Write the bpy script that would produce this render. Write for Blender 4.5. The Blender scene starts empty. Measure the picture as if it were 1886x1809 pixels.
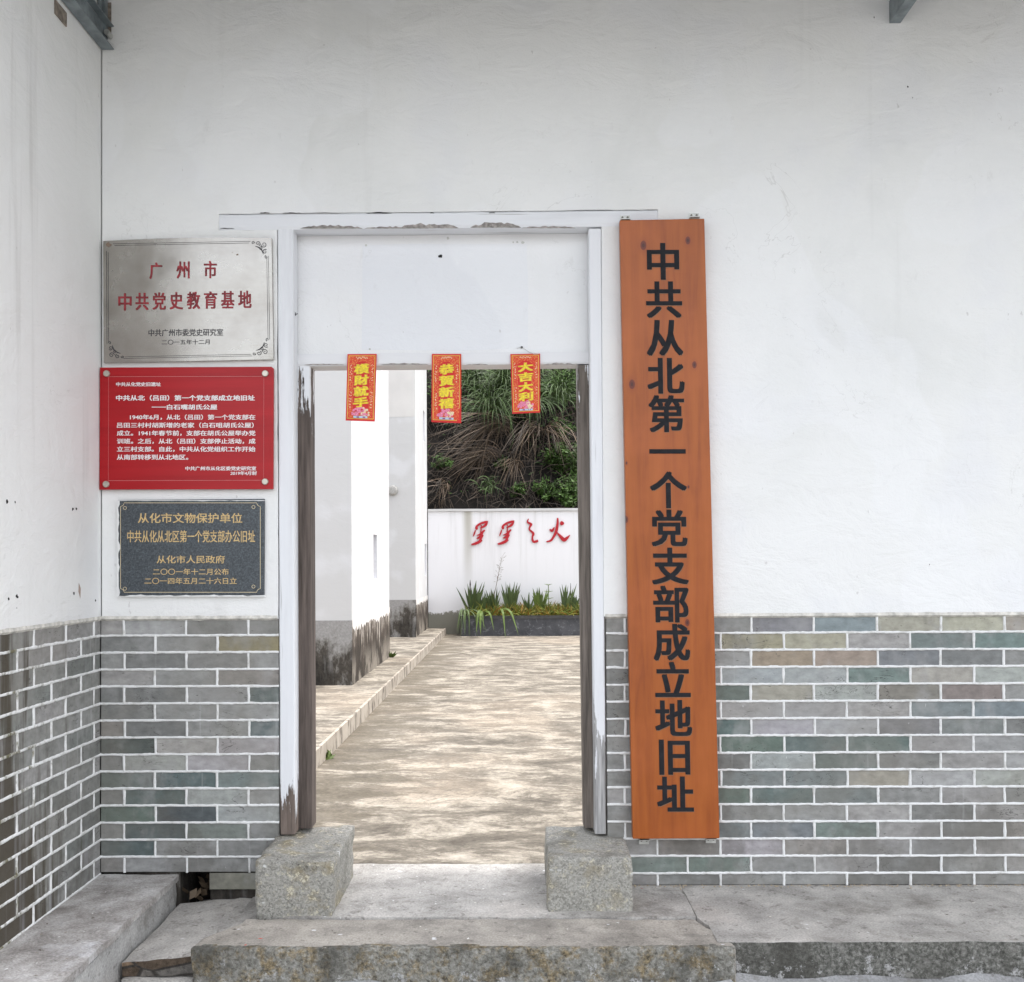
import bpy, bmesh, math, random
from mathutils import Vector, Matrix, noise
random.seed(7)
SC = bpy.context.scene
COL = SC.collection
W, H = 1886.0, 1809.0

# ------------------------------------------------------------------ camera, sky, sun, exposure
F_PX, PPX, PPY = 1870.0, 925.0, 1007.0
YAW, PITCH, ROLL = 0.0134, 0.0150, 0.0055
EYE = Vector((0.0, -3.9, 1.237))
fwd = Vector((-math.sin(YAW) * math.cos(PITCH), math.cos(YAW) * math.cos(PITCH), math.sin(PITCH)))
r0 = fwd.cross(Vector((0, 0, 1))).normalized()
u0 = r0.cross(fwd).normalized()
RGT = r0 * math.cos(ROLL) - u0 * math.sin(ROLL)
UPV = u0 * math.cos(ROLL) + r0 * math.sin(ROLL)
cam = bpy.data.cameras.new('camera')
cam.sensor_fit = 'HORIZONTAL'
cam.sensor_width = 36
cam.lens = 36 * F_PX / W
cam.shift_x = (W / 2 - PPX) / W
cam.shift_y = (PPY - H / 2) / W
cam.clip_start = 0.05
cam.clip_end = 500
camo = bpy.data.objects.new('camera', cam)
COL.objects.link(camo)
M = Matrix.Identity(4)
for i in range(3):
    M[i][0], M[i][1], M[i][2], M[i][3] = RGT[i], UPV[i], -fwd[i], EYE[i]
camo.matrix_world = M
SC.camera = camo

SUN_EL, SUN_AZ = math.radians(72), math.radians(83)      # azimuth from +Y towards +X
wd = bpy.data.worlds.new('World')
SC.world = wd
wd.use_nodes = True
wn, wl = wd.node_tree.nodes, wd.node_tree.links
bg = wn['Background']
sky = wn.new('ShaderNodeTexSky')
sky.sky_type = 'NISHITA'
sky.sun_disc = False
sky.sun_elevation = SUN_EL
sky.sun_rotation = SUN_AZ
sky.air_density = 1.0
sky.dust_density = 3.0
sky.ozone_density = 1.0
hs = wn.new('ShaderNodeHueSaturation')                    # thin cloud: a paler sky
hs.inputs['Saturation'].default_value = 0.27
wl.new(sky.outputs[0], hs.inputs['Color'])
wl.new(hs.outputs[0], bg.inputs[0])
bg.inputs[1].default_value = 0.15
sun = bpy.data.lights.new('sun', 'SUN')
sun.energy = 0.52
sun.angle = math.radians(10)
sun.color = (1.0, 0.94, 0.86)
suno = bpy.data.objects.new('sun', sun)
COL.objects.link(suno)
sd = Vector((math.sin(SUN_AZ) * math.cos(SUN_EL), math.cos(SUN_AZ) * math.cos(SUN_EL), math.sin(SUN_EL)))
suno.rotation_euler = sd.to_track_quat('Z', 'Y').to_euler()
suno.location = (4, 4, 12)
SC.view_settings.view_transform = 'Standard'
SC.view_settings.look = 'None'
SC.view_settings.gamma = 1
SC.view_settings.exposure = 1.84

# ------------------------------------------------------------------ pixel -> point on a plane
def ray(px, py):
    return fwd + RGT * ((px - PPX) / F_PX) - UPV * ((py - PPY) / F_PX)
def P(px, py, Y=0.0):
    d = ray(px, py)
    return EYE + d * ((Y - EYE.y) / d.y)
def PZ(px, py, z=0.0):
    d = ray(px, py)
    return EYE + d * ((z - EYE.z) / d.z)
def PXp(px, py, x):
    d = ray(px, py)
    return EYE + d * ((x - EYE.x) / d.x)

# ------------------------------------------------------------------ materials
def L(c):
    return c / 12.92 if c <= 0.04045 else ((c + 0.055) / 1.055) ** 2.4
def rgb(r, g, b):
    return (L(r / 255), L(g / 255), L(b / 255), 1)
class NT:
    def __init__(s, name, rough=0.8, spec=0.3):
        s.m = bpy.data.materials.new(name)
        s.m.use_nodes = True
        s.t = s.m.node_tree
        s.n, s.l = s.t.nodes, s.t.links
        s.b = s.n['Principled BSDF']
        s.b.inputs['Roughness'].default_value = rough
        s.b.inputs['Specular IOR Level'].default_value = spec
        s.co = s.n.new('ShaderNodeTexCoord').outputs['Object']
    def val(s, inp, v):
        if isinstance(v, (int, float)): inp.default_value = v
        elif isinstance(v, tuple): inp.default_value = v
        else: s.l.new(v, inp)
    def mapped(s, scale=(1, 1, 1), loc=(0, 0, 0), rot=(0, 0, 0)):
        k = s.n.new('ShaderNodeMapping')
        s.l.new(s.co, k.inputs[0])
        k.inputs['Scale'].default_value = scale
        k.inputs['Location'].default_value = loc
        k.inputs['Rotation'].default_value = rot
        return k.outputs[0]
    def noise(s, sc, det=4, rough=0.55, scale=(1, 1, 1), loc=(0, 0, 0), dist=0.0):
        k = s.n.new('ShaderNodeTexNoise')
        s.l.new(s.mapped(scale, loc), k.inputs['Vector'])
        k.inputs['Scale'].default_value = sc
        k.inputs['Detail'].default_value = det
        k.inputs['Roughness'].default_value = rough
        k.inputs['Distortion'].default_value = dist
        return k.outputs['Fac']
    def voro(s, sc, scale=(1, 1, 1), feature='F1', out='Distance', rnd=1.0):
        k = s.n.new('ShaderNodeTexVoronoi')
        k.feature = feature
        s.l.new(s.mapped(scale), k.inputs['Vector'])
        k.inputs['Scale'].default_value = sc
        k.inputs['Randomness'].default_value = rnd
        return k.outputs[out]
    def ramp(s, fac, *stops):
        k = s.n.new('ShaderNodeValToRGB')
        e = k.color_ramp.elements
        while len(e) < len(stops): e.new(0.5)
        for i, (p, c) in enumerate(stops):
            e[i].position = p
            e[i].color = c if isinstance(c, tuple) else (c, c, c, 1)
        s.val(k.inputs[0], fac)
        return k.outputs[0]
    def mix(s, f, a, b, mode='MIX'):
        k = s.n.new('ShaderNodeMix')
        k.data_type = 'RGBA'
        k.blend_type = mode
        s.val(k.inputs[0], f)
        s.val(k.inputs[6], a)
        s.val(k.inputs[7], b)
        return k.outputs[2]
    def math(s, op, a, b=0.0, c=None, clamp=False):
        k = s.n.new('ShaderNodeMath')
        k.operation = op
        k.use_clamp = clamp
        s.val(k.inputs[0], a)
        s.val(k.inputs[1], b)
        if c is not None: s.val(k.inputs[2], c)
        return k.outputs[0]
    def sep(s):
        k = s.n.new('ShaderNodeSeparateXYZ')
        s.l.new(s.co, k.inputs[0])
        return k.outputs
    def attr(s, name='Col'):
        k = s.n.new('ShaderNodeAttribute')
        k.attribute_name = name
        return k.outputs['Color']
    def smooth(s, v, a, b):
        k = s.n.new('ShaderNodeMapRange')
        k.interpolation_type = 'SMOOTHSTEP'
        s.val(k.inputs[0], v)
        k.inputs[1].default_value = a
        k.inputs[2].default_value = b
        return k.outputs[0]
    def bump(s, h, strength=0.3, dist=0.01):
        k = s.n.new('ShaderNodeBump')
        k.inputs['Strength'].default_value = strength
        k.inputs['Distance'].default_value = dist
        s.l.new(h, k.inputs['Height'])
        s.l.new(k.outputs[0], s.b.inputs['Normal'])
    def out(s, col, rough=None):
        s.val(s.b.inputs['Base Color'], col)
        if rough is not None: s.val(s.b.inputs['Roughness'], rough)
        return s.m

def plain(name, col, rough=0.6, metal=0.0, spec=0.4, var=0.15, sc=30):
    t = NT(name, rough, spec)
    t.b.inputs['Metallic'].default_value = metal
    n = t.noise(sc, 4)
    dark = tuple(c * (1 - var) for c in col[:3]) + (1,)
    lite = tuple(min(1, c * (1 + var)) for c in col[:3]) + (1,)
    return t.out(t.ramp(n, (0.3, dark), (0.7, lite)))

def mat_plaster(name, base=(0.80, 0.80, 0.785, 1), stain=(0.60, 0.61, 0.585, 1), streak=0.25, patch=0.35, bmp=0.5):
    t = NT(name, 0.85, 0.2)
    big = t.noise(1.3, 5, 0.6, dist=0.4)
    c = t.mix(t.math('MULTIPLY', t.smooth(big, 0.45, 0.75), patch), base, stain)
    lav = t.noise(2.6, 3, 0.5, loc=(7, 3, 1))
    c = t.mix(t.math('MULTIPLY', t.smooth(lav, 0.5, 0.7), 0.36), c, (0.74, 0.745, 0.77, 1))
    st = t.noise(9, 4, 0.6, scale=(1, 1, 0.06), loc=(2, 0, 0))
    c = t.mix(t.math('MULTIPLY', t.smooth(st, 0.58, 0.78), streak), c, (0.55, 0.54, 0.52, 1))
    sp = t.noise(48, 2, 0.5, scale=(1, 1, 0.55))
    c = t.mix(t.math('MULTIPLY', t.smooth(sp, 0.745, 0.80), 0.40), c, (0.42, 0.40, 0.38, 1))
    sc = t.noise(5.5, 6, 0.75, scale=(1, 1, 0.8), loc=(5, 9, 2), dist=1.2)
    c = t.mix(t.math('MULTIPLY', t.smooth(sc, 0.66, 0.74), 0.22), c, (0.55, 0.55, 0.54, 1))
    rp = t.noise(1.1, 3, 0.5, scale=(1, 1, 0.8), loc=(3, 1, 7), dist=0.2)
    c = t.mix(t.math('MULTIPLY', t.smooth(rp, 0.56, 0.575), 0.30 if patch > 0.2 else 0.0), c, (0.84, 0.845, 0.85, 1))
    hc = t.noise(2.2, 5, 0.6, loc=(6, 6, 3), dist=1.2)
    hm = t.math('MULTIPLY', t.smooth(t.math('ABSOLUTE', t.math('SUBTRACT', hc, 0.5)), 0.0035, 0.0008), t.smooth(t.noise(1.3, 2, 0.5, loc=(2, 4, 8)), 0.58, 0.66))
    c = t.mix(t.math('MULTIPLY', hm, 0.28), c, (0.40, 0.39, 0.37, 1))
    gs = t.noise(14, 5, 0.7, scale=(1, 1, 0.6), loc=(9, 2, 6))
    c = t.mix(t.math('MULTIPLY', t.smooth(gs, 0.62, 0.74), 0.14), c, (0.45, 0.44, 0.42, 1))
    fine = t.noise(160, 3, 0.6)
    h = t.math('ADD', t.math('MULTIPLY', t.noise(4, 6, 0.62, scale=(1, 1, 1.7), dist=0.5), 3.6), t.math('MULTIPLY', fine, 0.3))
    t.bump(h, bmp, 0.007)
    return t.out(c)
M_PLAS = mat_plaster('white_plaster')
M_PLAS2 = mat_plaster('white_plaster_side', streak=0.5, patch=0.3)
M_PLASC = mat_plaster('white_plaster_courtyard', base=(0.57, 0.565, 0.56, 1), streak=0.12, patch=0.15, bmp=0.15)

def mat_brick(name, grime):
    t = NT(name, 0.85, 0.25)
    c = t.mix(1.0, t.attr(), (1.14, 1.14, 1.125, 1), 'MULTIPLY')
    n = t.noise(22, 5, 0.6, scale=(1, 1, 1.6))
    c = t.mix(1.0, c, t.ramp(n, (0.25, 0.70), (0.75, 1.25)), 'MULTIPLY')
    pale = t.noise(7, 4, 0.6, scale=(1, 1, 0.8), loc=(3, 1, 4))
    c = t.mix(t.math('MULTIPLY', t.smooth(pale, 0.50, 0.68), 0.5), c, (0.34, 0.338, 0.33, 1))
    wrm = t.noise(2.4, 4, 0.6, loc=(1, 8, 4))
    c = t.mix(t.math('MULTIPLY', t.smooth(wrm, 0.48, 0.66), 0.35), c, (0.22, 0.205, 0.175, 1))
    pit = t.noise(70, 2, 0.5, scale=(0.6, 0.6, 1.5))
    c = t.mix(t.math('MULTIPLY', t.smooth(pit, 0.68, 0.75), 0.6), c, (0.09, 0.085, 0.08, 1))
    ck = t.noise(9, 4, 0.6, scale=(0.7, 0.7, 1.6), loc=(4, 4, 4), dist=1.6)
    ckm = t.math('MULTIPLY', t.smooth(t.math('ABSOLUTE', t.math('SUBTRACT', ck, 0.5)), 0.010, 0.002), t.smooth(t.noise(6, 2, 0.5, loc=(8, 2, 2)), 0.56, 0.64))
    c = t.mix(t.math('MULTIPLY', ckm, 0.8), c, (0.05, 0.045, 0.04, 1))
    wsp = t.noise(40, 3, 0.6, scale=(1.4, 1.4, 0.5), loc=(2, 6, 4))
    c = t.mix(t.math('MULTIPLY', t.smooth(wsp, 0.72, 0.76), 0.6), c, (0.62, 0.62, 0.62, 1))
    X0, Y0, Z0 = t.sep()
    sv = t.noise(3.2, 6, 0.68, scale=(1, 1, 0.7), loc=(12, 4, 1))
    c = t.mix(t.math('MULTIPLY', t.smooth(t.math('ADD', sv, t.math('MULTIPLY', t.smooth(Z0, 0.5, 0.0), 0.08)), 0.56, 0.68), 0.45), c, (0.115, 0.108, 0.095, 1))
    dv = t.noise(20, 4, 0.6, scale=(1, 1, 0.06), loc=(3, 7, 1))
    c = t.mix(t.math('MULTIPLY', t.smooth(dv, 0.62, 0.72), 0.28), c, (0.48, 0.48, 0.48, 1))
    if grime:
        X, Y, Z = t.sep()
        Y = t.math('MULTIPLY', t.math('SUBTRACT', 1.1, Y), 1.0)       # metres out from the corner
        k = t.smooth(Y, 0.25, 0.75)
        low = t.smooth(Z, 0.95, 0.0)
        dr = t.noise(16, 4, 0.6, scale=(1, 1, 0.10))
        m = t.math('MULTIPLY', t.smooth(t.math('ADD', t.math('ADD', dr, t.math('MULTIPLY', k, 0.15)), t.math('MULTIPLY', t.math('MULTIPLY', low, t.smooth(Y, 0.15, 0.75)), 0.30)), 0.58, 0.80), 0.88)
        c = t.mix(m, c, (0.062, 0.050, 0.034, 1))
        wh = t.noise(18, 3, 0.5, scale=(1, 1, 0.07), loc=(9, 4, 0))
        c = t.mix(t.math('MULTIPLY', t.smooth(wh, 0.60, 0.75), 0.3), c, (0.42, 0.42, 0.45, 1))
    h = t.math('ADD', t.math('MULTIPLY', n, 1.0), t.math('MULTIPLY', t.smooth(pit, 0.78, 0.66), 0.6))
    t.bump(h, 0.45, 0.003)
    return t.out(c)
M_BRICK = mat_brick('grey_brick', False)
M_BRICKG = mat_brick('grey_brick_grimy', True)

def mat_mortar(name, grime):
    t = NT(name, 0.85, 0.2)
    n = t.noise(25, 4, 0.6)
    c = t.ramp(n, (0.25, (0.52, 0.51, 0.48, 1)), (0.50, (0.76, 0.76, 0.75, 1)))
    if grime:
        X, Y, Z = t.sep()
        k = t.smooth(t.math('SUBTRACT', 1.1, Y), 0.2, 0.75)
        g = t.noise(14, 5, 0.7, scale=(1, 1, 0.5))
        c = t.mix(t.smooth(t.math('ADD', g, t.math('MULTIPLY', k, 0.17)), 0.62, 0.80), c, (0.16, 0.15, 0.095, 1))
    t.bump(t.noise(120, 3), 0.5, 0.003)
    return t.out(c)
M_MORT = mat_mortar('white_mortar', False)
M_MORTG = mat_mortar('white_mortar_grimy', True)

def mat_concrete(name, lo=0.18, hi=0.36, tint=(1, 0.985, 0.95), flecks=True, stain=0.5):
    t = NT(name, 0.9, 0.2)
    n = t.noise(5, 7, 0.62, dist=0.3)
    c = t.ramp(n, (0.28, (lo * tint[0], lo * tint[1], lo * tint[2], 1)), (0.72, (hi * tint[0], hi * tint[1], hi * tint[2], 1)))
    d = t.noise(2.2, 5, 0.65, loc=(4, 2, 1))
    c = t.mix(t.math('MULTIPLY', t.smooth(d, 0.52, 0.72), stain), c, (lo * 0.72, lo * 0.66, lo * 0.58, 1))
    br = t.noise(1.6, 4, 0.6, loc=(11, 5, 3))
    c = t.mix(t.math('MULTIPLY', t.smooth(br, 0.55, 0.7), 0.4), c, (hi * 1.02, hi * 0.93, hi * 0.84, 1))
    g = t.noise(140, 3, 0.6)
    c = t.mix(1.0, c, t.ramp(g, (0.3, 0.78), (0.7, 1.22)), 'MULTIPLY')
    dk = t.noise(34, 3, 0.6, loc=(2, 2, 8))
    c = t.mix(t.math('MULTIPLY', t.smooth(dk, 0.60, 0.70), 0.5), c, (0.10, 0.09, 0.078, 1))
    mt = t.noise(13, 6, 0.72, loc=(7, 1, 2), dist=0.4)
    c = t.mix(t.math('MULTIPLY', t.smooth(mt, 0.52, 0.66), 0.45), c, (lo * 0.8, lo * 0.74, lo * 0.66, 1))
    if flecks:
        f = t.noise(22, 2, 0.5, scale=(0.8, 1, 1), loc=(1, 7, 3))
        c = t.mix(t.math('MULTIPLY', t.smooth(f, 0.735, 0.765), 0.85), c, (0.70, 0.70, 0.70, 1))
    t.bump(t.math('ADD', g, t.math('MULTIPLY', n, 2.0)), 0.5, 0.004)
    return t.out(c)
M_CONC = mat_concrete('landing_concrete', 0.26, 0.56, (1, 0.955, 0.89), True, 0.9)
M_CONC2 = mat_concrete('ledge_concrete', 0.24, 0.46, (1, 0.97, 0.94))
M_GROUND = mat_concrete('yard_concrete', 0.20, 0.32, flecks=False)

def mat_moss(name, ochre=True):
    t = NT(name, 0.95, 0.15)
    n = t.noise(75, 6, 0.75, dist=0.3)
    m_ = t.noise(18, 5, 0.7, loc=(2, 5, 1))
    if ochre:
        c = t.ramp(n, (0.36, (0.075, 0.064, 0.048, 1)), (0.47, (0.22, 0.182, 0.122, 1)), (0.56, (0.33, 0.255, 0.145, 1)), (0.66, (0.50, 0.46, 0.38, 1)))
        g = t.ramp(n, (0.34, (0.12, 0.115, 0.10, 1)), (0.5, (0.29, 0.28, 0.245, 1)), (0.7, (0.48, 0.47, 0.44, 1)))
        c = t.mix(t.smooth(m_, 0.38, 0.55), c, g)
    else:
        c = t.ramp(n, (0.34, (0.060, 0.060, 0.053, 1)), (0.50, (0.17, 0.168, 0.15, 1)), (0.70, (0.42, 0.41, 0.38, 1)))
        c = t.mix(t.math('MULTIPLY', t.smooth(m_, 0.52, 0.68), 0.7), c, (0.30, 0.29, 0.265, 1))
    X, Y, Z = t.sep()
    big = t.noise(3.2, 5, 0.65, loc=(1, 2, 3))
    c = t.mix(t.math('MULTIPLY', t.smooth(big, 0.47, 0.62), 0.72), c, (0.075, 0.072, 0.062, 1))
    lm = t.smooth(t.math('ADD', t.noise(16, 7, 0.8, loc=(6, 1, 2)), t.math('MULTIPLY', Z, -1.2)), 0.42, 0.47)
    c = t.mix(t.math('MULTIPLY', lm, 0.9), c, t.ramp(n, (0.3, (0.30, 0.295, 0.29, 1)), (0.6, (0.60, 0.59, 0.58, 1))))
    fl = t.noise(26, 4, 0.7, loc=(9, 9, 2))
    c = t.mix(t.math('MULTIPLY', t.smooth(fl, 0.69, 0.72), 0.85), c, (0.62, 0.62, 0.60, 1))
    t.bump(n, 1.0, 0.012)
    return t.out(c)
M_MOSS = mat_moss('mossy_step_edge')
M_MOSS2 = mat_moss('black_mossy_step_edge', False)

def mat_granite(name, ochre=0.7, sps=0.75, k_=0.78):
    t = NT(name, 0.9, 0.25)
    v = t.voro(190, out='Color')
    k = t.n.new('ShaderNodeSeparateColor')
    t.l.new(v, k.inputs[0])
    c = t.ramp(k.outputs[0], (0.0, (0.17, 0.163, 0.142, 1)), (0.4, (0.36, 0.345, 0.31, 1)), (0.85, (0.52, 0.505, 0.46, 1)))
    c = t.mix(0.45, c, (0.37, 0.36, 0.33, 1))
    c = t.mix(1.0, c, (k_, k_, k_ * 0.99, 1), 'MULTIPLY')
    dt = t.noise(5, 6, 0.7, loc=(3, 5, 9))
    c = t.mix(t.math('MULTIPLY', t.smooth(dt, 0.50, 0.66), 0.6), c, (0.13, 0.122, 0.10, 1))
    n = t.noise(9, 5, 0.65)
    c = t.mix(t.math('MULTIPLY', t.smooth(n, 0.50, 0.66), ochre * 0.75), c, (0.25, 0.205, 0.115, 1))
    sp = t.noise(85, 3, 0.7, loc=(3, 3, 3))
    c = t.mix(t.math('MULTIPLY', t.math('MULTIPLY', t.smooth(sp, 0.56, 0.64), t.smooth(t.noise(4, 4, 0.6, loc=(1, 9, 9)), 0.38, 0.55)), sps), c, (0.075, 0.07, 0.06, 1))
    li = t.noise(60, 3, 0.7, loc=(8, 1, 3))
    c = t.mix(t.math('MULTIPLY', t.smooth(li, 0.57, 0.64), t.smooth(n, 0.42, 0.58)), c, (0.52, 0.48, 0.37, 1))
    f = t.noise(24, 2, 0.5, scale=(0.7, 1, 1.3), loc=(5, 6, 1))
    c = t.mix(t.math('MULTIPLY', t.smooth(f, 0.71, 0.75), 0.75), c, (0.62, 0.62, 0.60, 1))
    t.bump(t.math('ADD', sp, t.math('MULTIPLY', t.noise(30, 5), 1.5)), 0.7, 0.006)
    return t.out(c)
M_GRAN = mat_granite('lichened_granite', 0.85)
M_GRAN2 = mat_granite('grey_granite', 0.55, 0.45, 0.85)

def mat_court(name, amt=1.0):
    t = NT(name, 0.9, 0.2)
    n = t.noise(3.4, 12, 0.78, scale=(0.75, 1.15, 1), dist=0.35)
    c = t.ramp(n, (0.39, (0.11, 0.096, 0.078, 1)), (0.48, (0.185, 0.163, 0.133, 1)), (0.535, (0.32, 0.285, 0.233, 1)), (0.63, (0.43, 0.39, 0.33, 1)))
    b = t.noise(0.7, 4, 0.6, loc=(3, 8, 2))
    c = t.mix(t.math('MULTIPLY', t.smooth(b, 0.5, 0.68), 0.35), c, (0.42, 0.345, 0.265, 1))
    if amt > 0.5:             # mould along the foot of the kerb
        X, Y, Z = t.sep()
        mk_ = t.math('ADD', t.noise(3.2, 7, 0.7, scale=(0.6, 1.2, 1), loc=(2, 9, 4)), t.math('MULTIPLY', t.smooth(X, -3.2, -4.05), 0.22))
        c = t.mix(t.math('MULTIPLY', t.smooth(mk_, 0.61, 0.70), 0.75), c, (0.13, 0.112, 0.085, 1))
    g = t.noise(45, 4, 0.65)
    c = t.mix(1.0, c, t.ramp(g, (0.3, 0.72), (0.7, 1.12)), 'MULTIPLY')
    f2 = t.noise(9.5, 8, 0.72, scale=(0.8, 1.2, 1), loc=(5, 5, 9))
    c = t.mix(t.math('MULTIPLY', t.smooth(f2, 0.525, 0.60), 0.6), c, (0.15, 0.132, 0.108, 1))
    cr = t.noise(0.9, 5, 0.6, loc=(8, 3, 2), dist=1.3)
    c = t.mix(t.math('MULTIPLY', t.smooth(t.math('ABSOLUTE', t.math('SUBTRACT', cr, 0.5)), 0.0016, 0.0004), 0.6), c, (0.10, 0.085, 0.07, 1))
    t.bump(t.math('ADD', g, t.math('MULTIPLY', n, 3)), 0.35, 0.006)
    return t.out(c)
M_COURT = mat_court('stained_courtyard_concrete')

def mat_base(name, side=False):       # stained cement plinth of the courtyard walls
    t = NT(name, 0.9, 0.2)
    X, Y, Z = t.sep()
    f = t.noise(50, 5, 0.65)
    if side:                # whitewash run down over it in drips, mould below
        st = t.noise(9, 6, 0.75, scale=(1, 1, 0.22))
        m = t.math('ADD', st, t.math('MULTIPLY', t.smooth(Z, 0.56, 0.12), 0.17))
        c = t.ramp(m, (0.43, (0.46, 0.42, 0.38, 1)), (0.49, (0.27, 0.235, 0.20, 1)), (0.53, (0.085, 0.068, 0.054, 1)), (0.68, (0.040, 0.033, 0.027, 1)))
        tan = t.noise(3, 4, 0.6, loc=(2, 3, 1))
        c = t.mix(t.math('MULTIPLY', t.smooth(Z, 0.35, 0.05), t.math('MULTIPLY', t.smooth(tan, 0.45, 0.6), 0.75)), c, (0.30, 0.265, 0.22, 1))
    else:
        st = t.noise(4.5, 7, 0.72, scale=(1, 1, 0.6), dist=0.3)
        m = t.math('ADD', st, t.math('MULTIPLY', t.smooth(Z, 0.66, 0.10), 0.30))
        c = t.ramp(m, (0.60, (0.31, 0.30, 0.29, 1)), (0.68, (0.20, 0.19, 0.175, 1)), (0.75, (0.075, 0.066, 0.056, 1)), (0.9, (0.030, 0.027, 0.023, 1)))
        sp = t.noise(11, 3, 0.6, scale=(1, 1, 0.15), loc=(5, 1, 1))
        c = t.mix(t.math('MULTIPLY', t.smooth(sp, 0.58, 0.70), 0.3), c, (0.34, 0.33, 0.32, 1))
    c = t.mix(1.0, c, t.ramp(f, (0.3, 0.8), (0.7, 1.15)), 'MULTIPLY')
    t.bump(f, 0.4, 0.006)
    return t.out(c)
M_BASE = mat_base('stained_cement')
M_BASES = mat_base('drip_stained_cement', True)

def mat_paintwood(name, zlo, zhi, bare=(0.125, 0.10, 0.085, 1), bias=0.0, paint=(0.76, 0.77, 0.79, 1), horiz=False):
    """white paint flaked from grey-brown timber; bare towards local height zlo, painted towards zhi"""
    t = NT(name, 0.8, 0.25)
    SV = lambda k: (k, 1, 1) if horiz else (1, 1, k)
    X, Y, Z = t.sep()
    g = t.noise(60, 5, 0.65, scale=SV(0.05))
    wood = t.ramp(g, (0.30, tuple(c * 0.45 for c in bare[:3]) + (1,)), (0.70, tuple(c * 1.5 for c in bare[:3]) + (1,)))
    pn = t.noise(14, 5, 0.6, scale=SV(0.10), loc=(2, 2, 5))
    pc = t.mix(t.math('MULTIPLY', t.smooth(pn, 0.50, 0.75), 0.5), paint, (0.58, 0.58, 0.60, 1))
    ck = t.noise(50, 3, 0.6, scale=SV(0.025), loc=(1, 4, 0))
    pc = t.mix(t.math('MULTIPLY', t.smooth(ck, 0.66, 0.72), 0.55), pc, (0.28, 0.26, 0.25, 1))
    pe = t.noise(20, 5, 0.7, scale=SV(0.22), loc=(4, 1, 1))
    zz = t.n.new('ShaderNodeMapRange')
    t.l.new(Z, zz.inputs[0])
    zz.inputs[1].default_value, zz.inputs[2].default_value = zlo, zhi
    st_ = t.noise(70, 4, 0.7, scale=SV(0.06), loc=(7, 3, 2))
    pe = t.math('ADD', t.math('MULTIPLY', pe, 0.55), t.math('MULTIPLY', st_, 0.45))
    m = t.math('ADD', pe, t.math('ADD', t.math('MULTIPLY', t.math('SUBTRACT', zz.outputs[0], 0.5), -0.55), bias))
    k = t.smooth(m, 0.50, 0.53)
    c = t.mix(k, pc, wood)
    t.bump(t.math('ADD', g, t.math('MULTIPLY', t.smooth(m, 0.56, 0.50), 1.5)), 0.5, 0.003)
    return t.out(c)
M_POSTL = mat_paintwood('flaking_post_left', 0.0, 0.85, (0.17, 0.135, 0.115, 1), -0.17)
M_POSTR = mat_paintwood('flaking_post_right', 0.05, 0.85, (0.38, 0.375, 0.37, 1), -0.02)
M_JAMB = mat_paintwood('bare_jamb', 0.9, 2.0, (0.115, 0.092, 0.080, 1), 0.16)
M_JAMBR = mat_paintwood('bare_jamb_right', 0.9, 2.0, (0.17, 0.145, 0.125, 1), 0.20)
M_BEAM = mat_paintwood('painted_beam', -0.004, 0.012, (0.30, 0.28, 0.26, 1), -0.02, horiz=True)
M_TRANS = mat_paintwood('painted_transom', -0.006, 0.012, (0.26, 0.215, 0.185, 1), -0.02, (0.74, 0.74, 0.75, 1), horiz=True)
M_PANEL = mat_plaster('painted_panel', (0.79, 0.79, 0.79, 1), streak=0.08, patch=0.25)
M_PATCH = mat_plaster('painted_patch', (0.755, 0.765, 0.785, 1), (0.72, 0.73, 0.75, 1), streak=0.06, patch=0.3)

def mat_steel(name):
    t = NT(name, 0.36, 0.5)
    t.b.inputs['Metallic'].default_value = 1.0
    n = t.noise(7, 4, 0.6)
    c = t.ramp(n, (0.3, (0.33, 0.305, 0.275, 1)), (0.7, (0.47, 0.45, 0.415, 1)))
    r = t.noise(10, 5, 0.65, loc=(4, 4, 2))
    c = t.mix(t.math('MULTIPLY', t.smooth(r, 0.56, 0.72), 0.5), c, (0.33, 0.30, 0.27, 1))
    br = t.noise(300, 2, 0.5, scale=(0.03, 1, 1))
    t.bump(t.math('ADD', br, t.math('MULTIPLY', t.noise(5, 2), 4)), 0.12, 0.004)
    return t.out(c, t.ramp(n, (0.3, 0.20), (0.7, 0.30)))
M_STEEL = mat_steel('dull_stainless_steel')
M_ETCHR = plain('etched_red_paint', (0.24, 0.022, 0.028, 1), 0.5, var=0.6, sc=60)
M_ETCHB = plain('etched_black_paint', (0.045, 0.042, 0.045, 1), 0.5)
def mat_red(name):
    t = NT(name, 0.32, 0.32)
    g = t.noise(10, 4, 0.6, scale=(0.15, 1, 3))
    c = t.ramp(g, (0.3, (0.32, 0.005, 0.009, 1)), (0.7, (0.41, 0.009, 0.014, 1)))
    return t.out(c)
M_RED = mat_red('red_acrylic')
M_WHITE = plain('white_print', (0.80, 0.76, 0.76, 1), 0.6, var=0.05)
M_PINKLINE = plain('pale_printed_line', (0.62, 0.26, 0.26, 1), 0.6)
M_BOLT = plain('steel_bolt_cap', (0.52, 0.49, 0.42, 1), 0.35, 0.7)
def mat_slate(name):
    t = NT(name, 0.35, 0.5)
    a = t.noise(170, 4, 0.7)
    c = t.ramp(a, (0.30, (0.018, 0.022, 0.026, 1)), (0.52, (0.055, 0.066, 0.076, 1)), (0.75, (0.12, 0.145, 0.16, 1)))
    t.bump(a, 0.15, 0.001)
    return t.out(c)
M_SLATE = mat_slate('dark_polished_granite')
M_GOLD = plain('gold_paint', (0.60, 0.43, 0.20, 1), 0.5, var=0.25, sc=90)
M_GOLDLINE = plain('pale_gold_paint', (0.62, 0.52, 0.34, 1), 0.5)

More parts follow.
